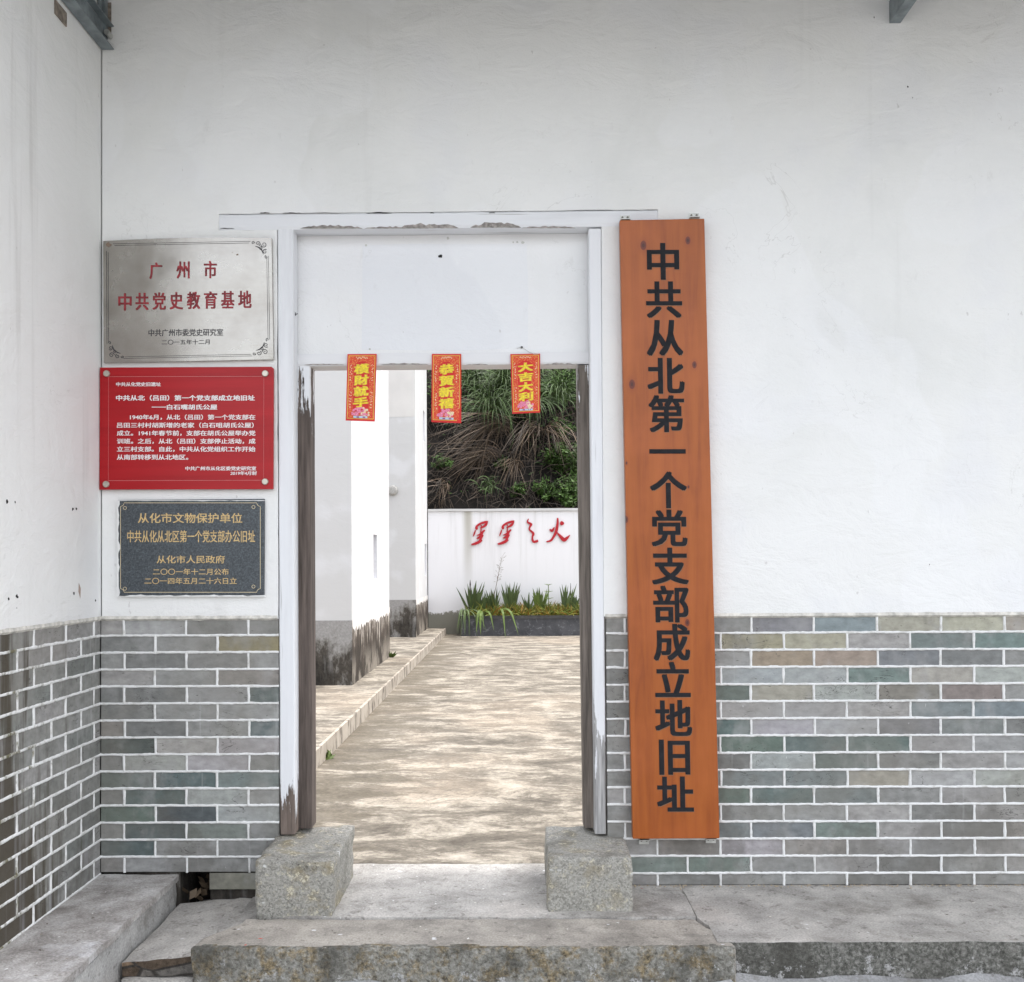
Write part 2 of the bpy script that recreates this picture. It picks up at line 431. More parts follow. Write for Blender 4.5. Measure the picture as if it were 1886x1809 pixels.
def mat_board(name, knots):
    t = NT(name, 0.38, 0.45)
    wv = t.n.new('ShaderNodeTexNoise')
    t.l.new(t.mapped((1, 1, 0.07)), wv.inputs['Vector'])
    wv.inputs['Scale'].default_value = 26
    wv.inputs['Detail'].default_value = 6
    wv.inputs['Roughness'].default_value = 0.62
    wv.inputs['Distortion'].default_value = 0.5
    c = t.ramp(wv.outputs['Fac'], (0.28, (0.23, 0.050, 0.006, 1)), (0.5, (0.32, 0.078, 0.009, 1)), (0.72, (0.38, 0.102, 0.014, 1)))
    b = t.noise(2.5, 4, 0.6)
    c = t.mix(t.math('MULTIPLY', t.smooth(b, 0.42, 0.68), 0.45), c, (0.44, 0.115, 0.028, 1))
    for (kx, kz, r) in knots:
        k = t.n.new('ShaderNodeVectorMath')
        k.operation = 'SUBTRACT'
        t.l.new(t.co, k.inputs[0])
        k.inputs[1].default_value = (kx, 0, kz)
        k2 = t.n.new('ShaderNodeVectorMath')
        k2.operation = 'MULTIPLY'
        t.l.new(k.outputs[0], k2.inputs[0])
        k2.inputs[1].default_value = (1, 0, 0.62)
        k3 = t.n.new('ShaderNodeVectorMath')
        k3.operation = 'LENGTH'
        t.l.new(k2.outputs[0], k3.inputs[0])
        d = t.math('DIVIDE', k3.outputs['Value'], r)
        c = t.mix(t.math('MULTIPLY', t.smooth(d, 2.4, 0.7), 0.35), c, (0.23, 0.042, 0.014, 1))
        c = t.mix(t.math('MULTIPLY', t.smooth(d, 1.05, 0.8), 0.9), c, (0.12, 0.022, 0.012, 1))
        c = t.mix(t.math('MULTIPLY', t.smooth(d, 0.55, 0.3), 0.8), c, (0.055, 0.014, 0.010, 1))
    t.bump(wv.outputs['Fac'], 0.15, 0.002)
    return t.out(c)
M_CHAR = plain('dark_grey_lettering', (0.020, 0.020, 0.023, 1), 0.75, spec=0.15, var=0.25, sc=40)
M_ZINC = plain('zinc_bracket', (0.55, 0.55, 0.52, 1), 0.45, 0.6)
M_GALV = plain('galvanised_steel', (0.24, 0.275, 0.29, 1), 0.45, 0.55, var=0.35, sc=14)
M_RUST = plain('rusted_plate', (0.24, 0.205, 0.17, 1), 0.9, var=0.5, sc=40)
M_DARK = plain('dark_plug', (0.015, 0.014, 0.014, 1), 0.8)
M_BANRED = plain('red_paper', (0.58, 0.012, 0.010, 1), 0.5, var=0.06)
def mat_orn(name):
    t = NT(name, 0.5, 0.4)
    v = t.voro(240, out='Distance')
    c = t.ramp(v, (0.12, (0.78, 0.46, 0.10, 1)), (0.34, (0.66, 0.13, 0.03, 1)), (0.62, (0.62, 0.035, 0.015, 1)))
    n = t.noise(160, 3, 0.6)
    c = t.mix(t.math('MULTIPLY', t.smooth(n, 0.55, 0.65), 0.6), c, (0.62, 0.03, 0.012, 1))
    return t.out(c)
M_ORN = mat_orn('orange_printed_ornament')
M_YEL = plain('yellow_foil_lettering', (0.80, 0.62, 0.02, 1), 0.4, var=0.25, sc=150)
M_GOLDF = plain('gold_foil_edge', (0.66, 0.38, 0.05, 1), 0.4)
M_PINK = plain('pink_print', (0.78, 0.22, 0.34, 1), 0.6, var=0.4, sc=300)
M_CREAM = plain('cream_print', (0.78, 0.62, 0.40, 1), 0.6, var=0.3, sc=300)
M_BLUE = plain('pale_blue_print', (0.45, 0.58, 0.66, 1), 0.6)
M_PURP = plain('purple_print', (0.25, 0.05, 0.22, 1), 0.6)
M_REDSIGN = plain('red_metal_lettering', (0.43, 0.010, 0.020, 1), 0.4, var=0.12)
def mat_plantbox(name):
    t = NT(name, 0.6, 0.3)
    n = t.noise(4, 6, 0.65)
    c = t.ramp(n, (0.3, (0.040, 0.042, 0.048, 1)), (0.7, (0.095, 0.097, 0.105, 1)))
    w = t.noise(9, 6, 0.75, loc=(3, 3, 3), dist=0.7)
    c = t.mix(t.math('MULTIPLY', t.smooth(w, 0.54, 0.64), 0.5), c, (0.26, 0.265, 0.28, 1))
    t.bump(n, 0.3, 0.004)
    return t.out(c)
M_PBOX = mat_plantbox('dark_stone_slabs')
M_SOIL = plain('soil', (0.032, 0.023, 0.016, 1), 0.95, var=0.5, sc=8)
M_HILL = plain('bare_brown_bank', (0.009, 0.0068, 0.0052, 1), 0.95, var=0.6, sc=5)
def mat_leaf(name, a, b, trans=0.25, rough=0.5):
    t = NT(name, rough, 0.3)
    k = t.attr()
    n = t.noise(6, 3, 0.6)
    c = t.mix(n, a, b)
    c = t.mix(1.0, c, k, 'MULTIPLY')
    t.b.inputs['Transmission Weight'].default_value = 0
    t.b.inputs['Subsurface Weight'].default_value = 0
    return t.out(c)
M_GRASS = mat_leaf('green_grass_blades', (0.040, 0.078, 0.022, 1), (0.11, 0.160, 0.055, 1))
M_STRAW = mat_leaf('dead_straw', (0.085, 0.060, 0.040, 1), (0.20, 0.150, 0.10, 1))
M_LEAF = mat_leaf('bush_leaves', (0.030, 0.068, 0.014, 1), (0.078, 0.138, 0.032, 1))
M_AGAVE = mat_leaf('succulent_leaves', (0.040, 0.068, 0.026, 1), (0.10, 0.135, 0.045, 1), rough=0.4)
M_WEED = mat_leaf('bright_weed_leaves', (0.055, 0.095, 0.016, 1), (0.12, 0.165, 0.04, 1))
M_ROOT = mat_leaf('dry_roots', (0.035, 0.025, 0.018, 1), (0.09, 0.066, 0.048, 1))
M_SHEET = plain('canopy_sheet', (0.22, 0.235, 0.24, 1), 0.5, var=0.1)

# ------------------------------------------------------------------ mesh helpers
class MB:
    def __init__(s): s.v, s.f, s.c, s.mi = [], [], [], []
    def add(s, vs, fs, col=None, mi=0):
        o = len(s.v)
        s.v += [Vector(v) for v in vs]
        s.f += [tuple(i + o for i in f) for f in fs]
        s.mi += [mi] * len(fs)
        s.c += [col or (1, 1, 1, 1)] * len(vs)
        return s
    def box(s, x0, x1, y0, y1, z0, z1, col=None, mi=0):
        return s.add([(x0, y0, z0), (x1, y0, z0), (x1, y1, z0), (x0, y1, z0), (x0, y0, z1), (x1, y0, z1), (x1, y1, z1), (x0, y1, z1)],
                     [(0, 1, 5, 4), (1, 2, 6, 5), (2, 3, 7, 6), (3, 0, 4, 7), (4, 5, 6, 7), (3, 2, 1, 0)], col, mi)
    def prism(s, pts, y0, y1, col=None, mi=0):
        """polygon of (x,z) extruded from front y0 to back y1"""
        n = len(pts)
        vs = [(p[0], y0, p[1]) for p in pts] + [(p[0], y1, p[1]) for p in pts]
        fs = [tuple(range(n)), tuple(range(2 * n - 1, n - 1, -1))] + [(i, i + n, (i + 1) % n + n, (i + 1) % n) for i in range(n)]
        return s.add(vs, fs, col, mi)
    def pxprism(s, px, Y, thick, col=None, mi=0):
        return s.prism([(P(a, b, Y).x, P(a, b, Y).z) for a, b in px], Y, Y + thick, col, mi)
    def ribbon(s, pts, widths, nrm=None, col=None, fold=0.0):
        vs, fs = [], []
        for i, p in enumerate(pts):
            a, b = pts[max(0, i - 1)], pts[min(len(pts) - 1, i + 1)]
            d = (b - a)
            side = d.cross(nrm if nrm is not None else Vector((0, -1, 0.2)))
            if side.length < 1e-9: side = Vector((1, 0, 0))
            side.normalize()
            vs += [p - side * widths[i] / 2, p + side * widths[i] / 2]
        fs = [(2 * i, 2 * i + 1, 2 * i + 3, 2 * i + 2) for i in range(len(pts) - 1)]
        return s.add(vs, fs, col)
    def tube(s, pts, r, n=8, col=None, cap=True):
        o = len(s.v)
        vs, fs = [], []
        rr = r if isinstance(r, (list, tuple)) else [r] * len(pts)
        for i, p in enumerate(pts):
            p = Vector(p)
            d = (Vector(pts[min(i + 1, len(pts) - 1)]) - Vector(pts[max(i - 1, 0)])).normalized()
            a = d.cross(Vector((0, 0, 1)))
            if a.length < 1e-4: a = Vector((1, 0, 0))
            a.normalize()
            b = d.cross(a)
            for k in range(n):
                t = 2 * math.pi * k / n
                vs.append(p + (a * math.cos(t) + b * math.sin(t)) * rr[i])
        for i in range(len(pts) - 1):
            for k in range(n):
                fs.append((i * n + k, i * n + (k + 1) % n, (i + 1) * n + (k + 1) % n, (i + 1) * n + k))
        if cap: fs += [tuple(range(n)), tuple(range(len(vs) - 1, len(vs) - n - 1, -1))]
        return s.add(vs, fs, col)
    def build(s, name, mats, parent=None, base=None, smooth=False, bevel=0.0):
        if not isinstance(mats, (list, tuple)): mats = [mats]
        me = bpy.data.meshes.new(name)
        if parent is not None: off = Vector(parent['_b'])
        elif base is not None: off = Vector(base)
        else:
            xs, ys, zs = [v.x for v in s.v], [v.y for v in s.v], [v.z for v in s.v]
            off = Vector(((min(xs) + max(xs)) / 2, (min(ys) + max(ys)) / 2, min(zs)))
        me.from_pydata([v - off for v in s.v], [], s.f)
        for m in mats: me.materials.append(m)
        me.polygons.foreach_set('material_index', s.mi)
        ca = me.color_attributes.new('Col', 'FLOAT_COLOR', 'POINT')
        ca.data.foreach_set('color', [x for c in s.c for x in c])
        bm = bmesh.new()
        bm.from_mesh(me)
        bmesh.ops.recalc_face_normals(bm, faces=bm.faces)
        bm.to_mesh(me)
        bm.free()
        if smooth: me.polygons.foreach_set('use_smooth', [True] * len(me.polygons))
        me.update()
        o = bpy.data.objects.new(name, me)
        COL.objects.link(o)
        if parent is not None:
            o.parent = parent
            o['_b'] = list(parent['_b'])
        else:
            o.location = off
            o['_b'] = list(off)
        if bevel:
            md = o.modifiers.new('bevel', 'BEVEL')
            md.width = bevel
            md.segments = 2
            md.limit_method = 'ANGLE'
        return o

def thing(name, label, cat, loc, group=None):
    o = bpy.data.objects.new(name, None)
    COL.objects.link(o)
    o.empty_display_size = 0.1
    o.location = loc
    o['_b'] = list(loc)
    return tag(o, label, cat, group)
def tag(o, label, cat, group=None):
    o['label'], o['category'] = label, cat
    if group: o['group'] = group
    return o
def struct(o, kind='structure'):
    o['kind'] = kind
    return o

def rough_box(x0, x1, y0, y1, z0, z1, res=0.03, amp=0.006, rnd=0.015, seed=0, mats=None, top=None):
    """a worn block: subdivided box with rounded, uneven edges. mats: f(normal, centre) -> slot"""
    bm = bmesh.new()
    nx, ny, nz = [max(1, int(round(d / res))) for d in (x1 - x0, y1 - y0, z1 - z0)]
    def grid(o, a, b, na, nb):
        vs = [[bm.verts.new(o + a * (i / na) + b * (j / nb)) for j in range(nb + 1)] for i in range(na + 1)]
        for i in range(na):
            for j in range(nb): bm.faces.new((vs[i][j], vs[i + 1][j], vs[i + 1][j + 1], vs[i][j + 1]))
    V = Vector
    dx, dy, dz = V((x1 - x0, 0, 0)), V((0, y1 - y0, 0)), V((0, 0, z1 - z0))
    o, e = V((x0, y0, z0)), V((x1, y1, z1))
    grid(o, dx, dz, nx, nz); grid(o, dy, dz, ny, nz); grid(o, dx, dy, nx, ny)
    grid(e, -dx, -dz, nx, nz); grid(e, -dy, -dz, ny, nz); grid(e, -dx, -dy, nx, ny)
    bmesh.ops.remove_doubles(bm, verts=bm.verts, dist=1e-5)
    bmesh.ops.recalc_face_normals(bm, faces=bm.faces)
    c = (o + e) / 2
    hx, hy, hz = (x1 - x0) / 2, (y1 - y0) / 2, (z1 - z0) / 2
    slots = [mats(f.normal.copy(), f.calc_center_median()) if mats else 0 for f in bm.faces]
    for v in bm.verts:
        p = v.co - c
        r = rnd * (0.6 + 0.8 * noise.noise(v.co * 9 + V((seed, 0, 0))))
        q = V((max(-hx + r, min(hx - r, p.x)), max(-hy + r, min(hy - r, p.y)), max(-hz + r, min(hz - r, p.z))))
        d = p - q
        if d.length > 1e-6: p = q + d.normalized() * min(d.length, r)
        w = V((noise.noise(v.co * 14 + V((seed, 5, 1))), noise.noise(v.co * 14 + V((3, seed, 7))), noise.noise(v.co * 14 + V((8, 2, seed)))))
        w2 = V((noise.noise(v.co * 4 + V((seed, 5, 1))), noise.noise(v.co * 4 + V((3, seed, 7))), noise.noise(v.co * 4 + V((8, 2, seed)))))
        v.co = c + p + w * amp + w2 * amp
        if top: v.co.z += top(v.co) * max(0, (p.z + hz) / (2 * hz))
    mb = MB()
    mb.v = [v.co.copy() for v in bm.verts]
    bm.verts.index_update()
    mb.f = [tuple(v.index for v in f.verts) for f in bm.faces]
    mb.mi = slots
    mb.c = [(1, 1, 1, 1)] * len(mb.v)
    bm.free()
    return mb

def glyphs(body, offset=0.0, spacing=1.0):
    cu = bpy.data.curves.new('txt', 'FONT')
    cu.body = body
    cu.size = 1
    cu.offset = offset
    cu.space_character = spacing
    cu.resolution_u = 3
    cu.fill_mode = 'FRONT'
    o = bpy.data.objects.new('txt', cu)
    COL.objects.link(o)
    bpy.context.view_layer.update()
    me = bpy.data.meshes.new_from_object(o.evaluated_get(bpy.context.evaluated_depsgraph_get()))
    vs = [(v.co.x, v.co.y) for v in me.vertices]
    fs = [tuple(p.vertices) for p in me.polygons]
    bpy.data.objects.remove(o)
    bpy.data.curves.remove(cu)
    bpy.data.meshes.remove(me)
    return vs, fs
def text_px(mb, body, x0, x1, y0, y1, Y, bold=0.0, slope=0.0, lean=0.0, em=None, spacing=1.0, shear=0.0, mi=0, yfun=None, step=0.00008):
    """lettering fitted to a pixel rectangle lying on the plane Y; em=(cx,cy,size_x,size_y) sets one character in its em cell.
    bold thickens every stroke by laying slightly shifted layers of the same sign paint on one another"""
    if bold > 0:
        for k, (sx, sy) in enumerate(((-1, -0.6), (1, -0.6), (-1, 0.6), (1, 0.6), (0, 0))):
            yf = None if yfun is None else (lambda a, b, k=k: yfun(a, b) - step * k)
            e2_ = None if em is None else (em[0] + sx * bold, em[1] + sy * bold, em[2], em[3])
            text_px(mb, body, (x0 + sx * bold), (x1 + sx * bold), (y0 + sy * bold), (y1 + sy * bold), Y - step * k, 0, slope, lean, e2_, spacing, shear, mi, yf)
        return
    vs, fs = glyphs(body, 0.0, spacing)
    if not vs: return
    xa, xb = min(v[0] for v in vs), max(v[0] for v in vs)
    ya, yb = min(v[1] for v in vs), max(v[1] for v in vs)
    out = []
    for (a, b) in vs:
        if em:
            px, py = em[0] + (a - 0.5) * em[2], em[1] - (b - 0.37) * em[3]
            px += lean * (py - em[1])
        else:
            px = x0 + (a - xa) / (xb - xa) * (x1 - x0)
            py = y1 - (b - ya) / (yb - ya) * (y1 - y0)
            px += shear * (y1 - py)
            py += slope * (px - x0)
        out.append(P(px, py, Y if yfun is None else yfun(px, py)))
    mb.add(out, fs, None, mi)
def line_px(mb, pts, w, Y, closed=False, yfun=None, mi=0):
    """thin flat line of pixel width w through pixel points"""
    n = len(pts)
    vs = []
    for i in range(n):
        a = pts[(i - 1) % n] if closed or i > 0 else pts[i]
        b = pts[(i + 1) % n] if closed or i < n - 1 else pts[i]
        dx, dy = b[0] - a[0], b[1] - a[1]
        l = math.hypot(dx, dy) or 1
        ww = w[i] if isinstance(w, (list, tuple)) else w
        nx, ny = -dy / l * ww / 2, dx / l * ww / 2
        for s_ in (-1, 1):
            q = (pts[i][0] + s_ * nx, pts[i][1] + s_ * ny)
            vs.append(P(q[0], q[1], Y if yfun is None else yfun(*q)))
    m = n if closed else n - 1
    mb.add(vs, [(2 * i, 2 * i + 1, 2 * ((i + 1) % n) + 1, 2 * ((i + 1) % n)) for i in range(m)], None, mi)

# ------------------------------------------------------------------ ground
Z_G = -0.14
gb = MB()
gb.add([(-90, -90, Z_G), (90, -90, Z_G), (90, 90, Z_G), (-90, 90, Z_G)], [(0, 1, 2, 3)])
struct(gb.build('ground', M_GROUND, base=(0, 0, Z_G)))

# ------------------------------------------------------------------ facade (gate wall)
Z_BT = P(900, 1136.5).z                # top of the brick
XC = P(185, 1140).x                    # corner with the side wall
TOPZ = 3.62
XR = 6.5
gate = thing('gate_wall', 'white plastered front wall with grey brick lower half around the doorway', 'wall', (0.5, 0, 0))
xl0, xr0 = P(510, 900).x, P(1117, 900).x
zb0, zb1 = P(800, 421).z, P(800, 391.5).z
bx0, bx1 = P(404.5, 406).x, P(1211, 405).x
core = MB()
TH = 0.27
hx0, hx1 = P(330, 1620).x, P(386, 1620).x     # drain hole in the foot of the wall
zh = P(350, 1607).z
core.box(XC + 0.004, hx0, 0.012, TH, Z_G, Z_BT - 0.002)
core.box(hx0, hx1, 0.012, TH, zh, Z_BT - 0.002)
core.box(hx1, xl0, 0.012, TH, Z_G, Z_BT - 0.002)
core.box(xr0, XR, 0.012, TH, Z_G, Z_BT - 0.002)
core.box(XC + 0.03, xl0, 0.012, TH, Z_BT - 0.001, TOPZ)
core.box(xr0, XR, 0.012, TH, Z_BT - 0.001, TOPZ)
core.box(xl0 + 0.001, xr0 - 0.001, 0.0905, TH, P(800, 655).z, TOPZ)
core.box(hx0 - 0.02, hx1 + 0.02, TH, TH + 0.02, Z_G, zh + 0.02)
core.build('wall_core', M_BASE, gate)
# plaster skin with a hand-wide return round the doorway and thin gaps along the timber
pl = MB()
g = 0.0032
yp0, yp1 = -0.006, 0.011
xcl = XC + 0.0085
def gap(u, v, base=0.0005, amp=0.0034):
    k = noise.noise(Vector((u * 5.0, v * 5.0, 2.7))) + 0.55 * noise.noise(Vector((u * 21.0, v * 21.0, 5.1)))
    return base + amp * max(0.0, k + 0.08)
def nedge(a, b, side, step=0.02, amp=0.0034):
    """points from a to b pushed to one side (unit x,z) by an uneven hair-line gap"""
    L_ = math.hypot(b[0] - a[0], b[1] - a[1])
    n = max(2, int(L_ / step))
    out = []
    for i in range(n + 1):
        x, z = a[0] + (b[0] - a[0]) * i / n, a[1] + (b[1] - a[1]) * i / n
        k = gap(x, z, amp=amp)
        out.append((x + side[0] * k, z + side[1] * k))
    return out
PLo, PLt = P(513.2, 1138), P(511, 421.5)
PRo, PRt = P(1111.5, 1138), P(1107.5, 421.5)
A_ = [(xcl, Z_BT)] + nedge((PLo.x, Z_BT), (PLt.x, zb0 - 0.001), (-1, 0)) + nedge((PLt.x, zb0), (bx0, zb0), (0, -1)) + nedge((bx0, zb0), (bx0, zb1), (-1, 0), 0.01)
B_ = nedge((bx0, zb1), (bx1, zb1), (0, 1)) + nedge((bx1, zb1), (bx1, zb0), (1, 0), 0.01) + nedge((bx1, zb0), (PRt.x, zb0), (0, -1)) + nedge((PRt.x, zb0 - 0.001), (PRo.x, Z_BT), (1, 0)) + [(XR, Z_BT), (XR, TOPZ), (xcl, TOPZ)]
pl.prism(A_ + B_, yp0, yp1)
pl.build('plaster', M_PLAS, gate)

PAL = [((0.235, 0.235, 0.228), 7), ((0.20, 0.20, 0.192), 4), ((0.27, 0.262, 0.255), 4), ((0.285, 0.285, 0.283), 3), ((0.17, 0.172, 0.165), 2), ((0.13, 0.158, 0.152), 2), ((0.24, 0.222, 0.205), 2)]
TEAL, TEAL2, TAN, TAN2, WARM, PALE = (0.115, 0.145, 0.134), (0.165, 0.188, 0.18), (0.265, 0.240, 0.185), (0.30, 0.285, 0.245), (0.205, 0.185, 0.165), (0.30, 0.30, 0.298)
PALS = [((0.215, 0.215, 0.205), 6), ((0.245, 0.24, 0.235), 4), ((0.185, 0.187, 0.178), 4), ((0.17, 0.178, 0.17), 1.5)]
PALF = PAL[:4] + [((0.235, 0.22, 0.205), 2), ((0.185, 0.187, 0.182), 3)]
def pick(rng, pal=None):
    pal = pal or PALF
    t = rng.random() * sum(w for _, w in pal)
    for c, w in pal:
        t -= w
        if t <= 0: break
    k = rng.uniform(0.88, 1.12)
    return tuple(x * k for x in c) + (1,)
HB = 0.0653
def brick_field(to3, u0, u1, ztop, rows, joints, marks, seed, mortar_w=0.0098, zmin=None, topline=True, pal=None):
    """bricks and raised mortar beads on a plane. to3(u,d,z): d = distance proud of the wall"""
    rng = random.Random(seed)
    bk, mo = MB(), MB()
    def bead(pts_u, pts_z, horiz):
        n = len(pts_u)
        vs = []
        for i in range(n):
            a = mortar_w / 2 * (1 + 0.38 * noise.noise(Vector((pts_u[i] * 23, pts_z[i] * 23, seed)))) * (1 + 0.4 * noise.noise(Vector((pts_u[i] * 90, pts_z[i] * 90, seed + 3))))
            b = mortar_w / 2 * (1 + 0.38 * noise.noise(Vector((pts_u[i] * 23, pts_z[i] * 23, seed + 9)))) * (1 + 0.4 * noise.noise(Vector((pts_u[i] * 90, pts_z[i] * 90, seed + 5))))
            h = 0.0035 + 0.0015 * noise.noise(Vector((pts_u[i] * 40, pts_z[i] * 40, seed)))
            wob = 0.0009 * noise.noise(Vector((pts_u[i] * 11, pts_z[i] * 11, seed + 1)))
            for dd, hh in ((a, -0.0015), (a * 0.75, h), (-b * 0.75, h), (-b, -0.0015)):
                vs.append(to3(pts_u[i], hh, pts_z[i] + dd + wob) if horiz else to3(pts_u[i] + dd + wob, hh, pts_z[i]))
        fs = [(4 * i + k, 4 * i + k + 1, 4 * i + k + 5, 4 * i + k + 4) for i in range(n - 1) for k in range(3)]
        mo.add(vs, fs)
    for r in range(rows):
        za, zb = ztop - r * HB, ztop - (r + 1) * HB
        if zmin is not None: zb = max(zb, zmin)
        js = [u0] + sorted(j for j in joints(r) if u0 + 0.012 < j < u1 - 0.012) + [u1]
        for a, b in zip(js[:-1], js[1:]):
            col = pick(rng, pal)
            for (mu, mz, mc) in marks:
                if a < mu < b and zb < mz < za: col = tuple(x * rng.uniform(0.94, 1.06) for x in mc) + (1,)
            d = rng.uniform(-0.0012, 0.0012)
            e = 0.003
            vs = [to3(a, -0.006, za), to3(b, -0.006, za), to3(b, -0.006, zb), to3(a, -0.006, zb),
                  to3(a + e, d, za - e), to3(b - e, d + rng.uniform(-0.0006, 0.0006), za - e), to3(b - e, d, zb + e), to3(a + e, d, zb + e)]
            bk.add(vs, [(4, 5, 6, 7), (0, 1, 5, 4), (1, 2, 6, 5), (2, 3, 7, 6), (3, 0, 4, 7)], col)
        for j in js[1:-1]:
            n = 6
            jj = [j + rng.uniform(-0.002, 0.002)] * n
            bead(jj, [zb + (za - zb) * i / (n - 1) for i in range(n)], False)
        if r > 0 or topline:
            n = max(3, int((u1 - u0) / 0.011))
            bead([u0 + (u1 - u0) * i / (n - 1) for i in range(n)], [za] * n, True)
    return bk, mo
F3 = lambda u, d, z: Vector((u, -d, z))
def facade_joints(px_even, px_odd):
    def f(r):
        base = P(px_even if r % 2 == 0 else px_odd, 1140 + 31.3 * r + 14, 0).x
        return [base + 0.2402 * k for k in range(-8, 40)]
    return f
marksR = [(1385, 1183, TAN), (1500, 1183, TAN2), (1440, 1212, TAN), (1556, 1212, TAN), (1445, 1273, TAN2), (1675, 1273, WARM), (1790, 1273, WARM), (1345, 1274, TEAL), (1640, 1244, TEAL2),
          (1392, 1368, TEAL), (1505, 1368, TEAL), (1620, 1368, TEAL), (1562, 1398, TEAL), (1392, 1430, TEAL2), (1507, 1430, TEAL2), (1450, 1461, TEAL), (1345, 1461, TEAL), (1320, 1337, TEAL), (1340, 1337, TEAL), (1560, 1461, TEAL2),
          (1335, 1523, TEAL2), (1450, 1523, TEAL2), (1565, 1523, TEAL2), (1667, 1212, TEAL2), (1785, 1212, TEAL2), (1690, 1180, TEAL2), (1800, 1180, TEAL2), (1350, 1588, TEAL2), (1240, 1588, TEAL2), (1440, 1150, (0.19, 0.20, 0.20)), (1555, 1150, (0.22, 0.235, 0.25)),
          (1665, 1150, TAN2), (1785, 1150, (0.34, 0.335, 0.30)), (1870, 1150, TAN2), (1390, 1244, PALE), (1500, 1244, PALE), (1735, 1244, (0.30, 0.29, 0.265)), (1850, 1244, (0.33, 0.32, 0.30)), (1560, 1273, PALE), (1850, 1305, (0.17, 0.195, 0.215)), (1735, 1305, (0.19, 0.205, 0.205)),
          (1450, 1337, PALE), (1565, 1337, PALE), (1445, 1400, PALE), (1850, 1430, PALE), (1620, 1430, (0.28, 0.265, 0.235)), (1390, 1558, PALE), (1680, 1337, (0.185, 0.187, 0.18)), (1790, 1337, (0.185, 0.187, 0.18))]
marksL = [(483, 1277, TEAL), (483, 1339, TEAL), (235, 1370, (0.10, 0.115, 0.110)), (235, 1433, TEAL), (340, 1433, (0.10, 0.13, 0.13)), (450, 1433, TEAL2), (285, 1465, (0.11, 0.14, 0.137)), (235, 1496, TEAL), (340, 1496, (0.085, 0.10, 0.10)), (285, 1527, (0.10, 0.118, 0.12)), (400, 1527, TEAL2),
          (235, 1558, (0.10, 0.118, 0.118)), (455, 1185, (0.23, 0.185, 0.115)), (340, 1370, (0.30, 0.30, 0.29)), (455, 1370, (0.31, 0.31, 0.30)), (285, 1402, (0.32, 0.30, 0.29)), (400, 1402, (0.33, 0.325, 0.32)), (400, 1465, (0.32, 0.315, 0.305)), (455, 1496, (0.29, 0.29, 0.285))]
mk = lambda L_: [(P(a, b).x, P(a, b).z, c) for a, b, c in L_]
bk1, mo1 = brick_field(F3, P(1117, 1300).x, XR, Z_BT, 16, facade_joints(1383.5, 1327.5), mk(marksR), 3, zmin=0.0)
bk2, mo2 = brick_field(F3, XC, P(514, 1300).x, Z_BT, 15, facade_joints(229, 286), mk(marksL), 5, zmin=zh)
for src, dst in ((bk2, bk1), (mo2, mo1)):
    dst.add(src.v, src.f)
    dst.c[-len(src.v):] = src.c
# short lowest course between the drain hole and the base stone
dz0, dz1 = P(430, 1608).z, P(430, 1638).z
bk1.add([F3(hx1, 0, dz0), F3(P(474, 1600).x + 0.1, 0, dz0), F3(P(474, 1600).x + 0.1, 0, dz1), F3(hx1, 0, dz1), F3(hx1, -0.05, dz0), F3(hx1, -0.05, dz1)], [(0, 1, 2, 3), (0, 3, 5, 4)], (0.22, 0.215, 0.18, 1))
bk1.build('brick_base', M_BRICK, gate)
mo1.build('mortar', M_MORT, gate, smooth=True)
# lip where plaster meets brick
lip = MB()
for (a, b) in ((XC + 0.004, P(513, 1136).x - g), (P(1113, 1136).x + g, XR)):
    n = int((b - a) / 0.02)
    vs, fs = [], []
    for i in range(n + 1):
        x = a + (b - a) * i / n
        w = 0.004 + 0.003 * noise.noise(Vector((x * 20, 1, 4)))
        vs += [(x, yp0 - 0.0015, Z_BT + 0.006 + w), (x, yp0 - 0.004, Z_BT - 0.001), (x, -0.0005, Z_BT - 0.004 - w)]
    fs = [(3 * i + k, 3 * i + k + 1, 3 * i + k + 4, 3 * i + k + 3) for i in range(n) for k in range(2)]
    lip.add(vs, fs)
lip.build('plaster_lip', plain('dirty_plaster_lip', (0.60, 0.58, 0.53, 1), 0.9, var=0.3, sc=40), gate)

def blot(px, py, Y, r, mb, rx=1.0, seed=0, X=None):
    rng = random.Random(seed)
    pts = []
    for k in range(9):
        t = 2 * math.pi * k / 9
        q = r * rng.uniform(0.7, 1.25)
        a, b = px + math.cos(t) * q * rx, py + math.sin(t) * q
        pts.append(P(a, b, Y) if X is None else PXp(a, b, X))
    mb.add(pts, [tuple(range(9))])
# loose cable hole, plugs and flaked spots left in the plaster
for i, (a, b, r) in enumerate([(1712, 1040, 1.2), (1610, 32, 1.6), (1672, 160, 2.0), (1681, 180, 1.3)]):
    m_ = MB()
    blot(a, b, yp0 - 0.0008, r, m_, 0.6, i)
    m_.build('drill_hole', M_DARK, gate)

# ------------------------------------------------------------------ side wall on the left
XS = XC
side = thing('side_wall', 'white plastered side wall at left with grimy grey brick lower half', 'wall', (XS - 0.14, -1.1, 0))
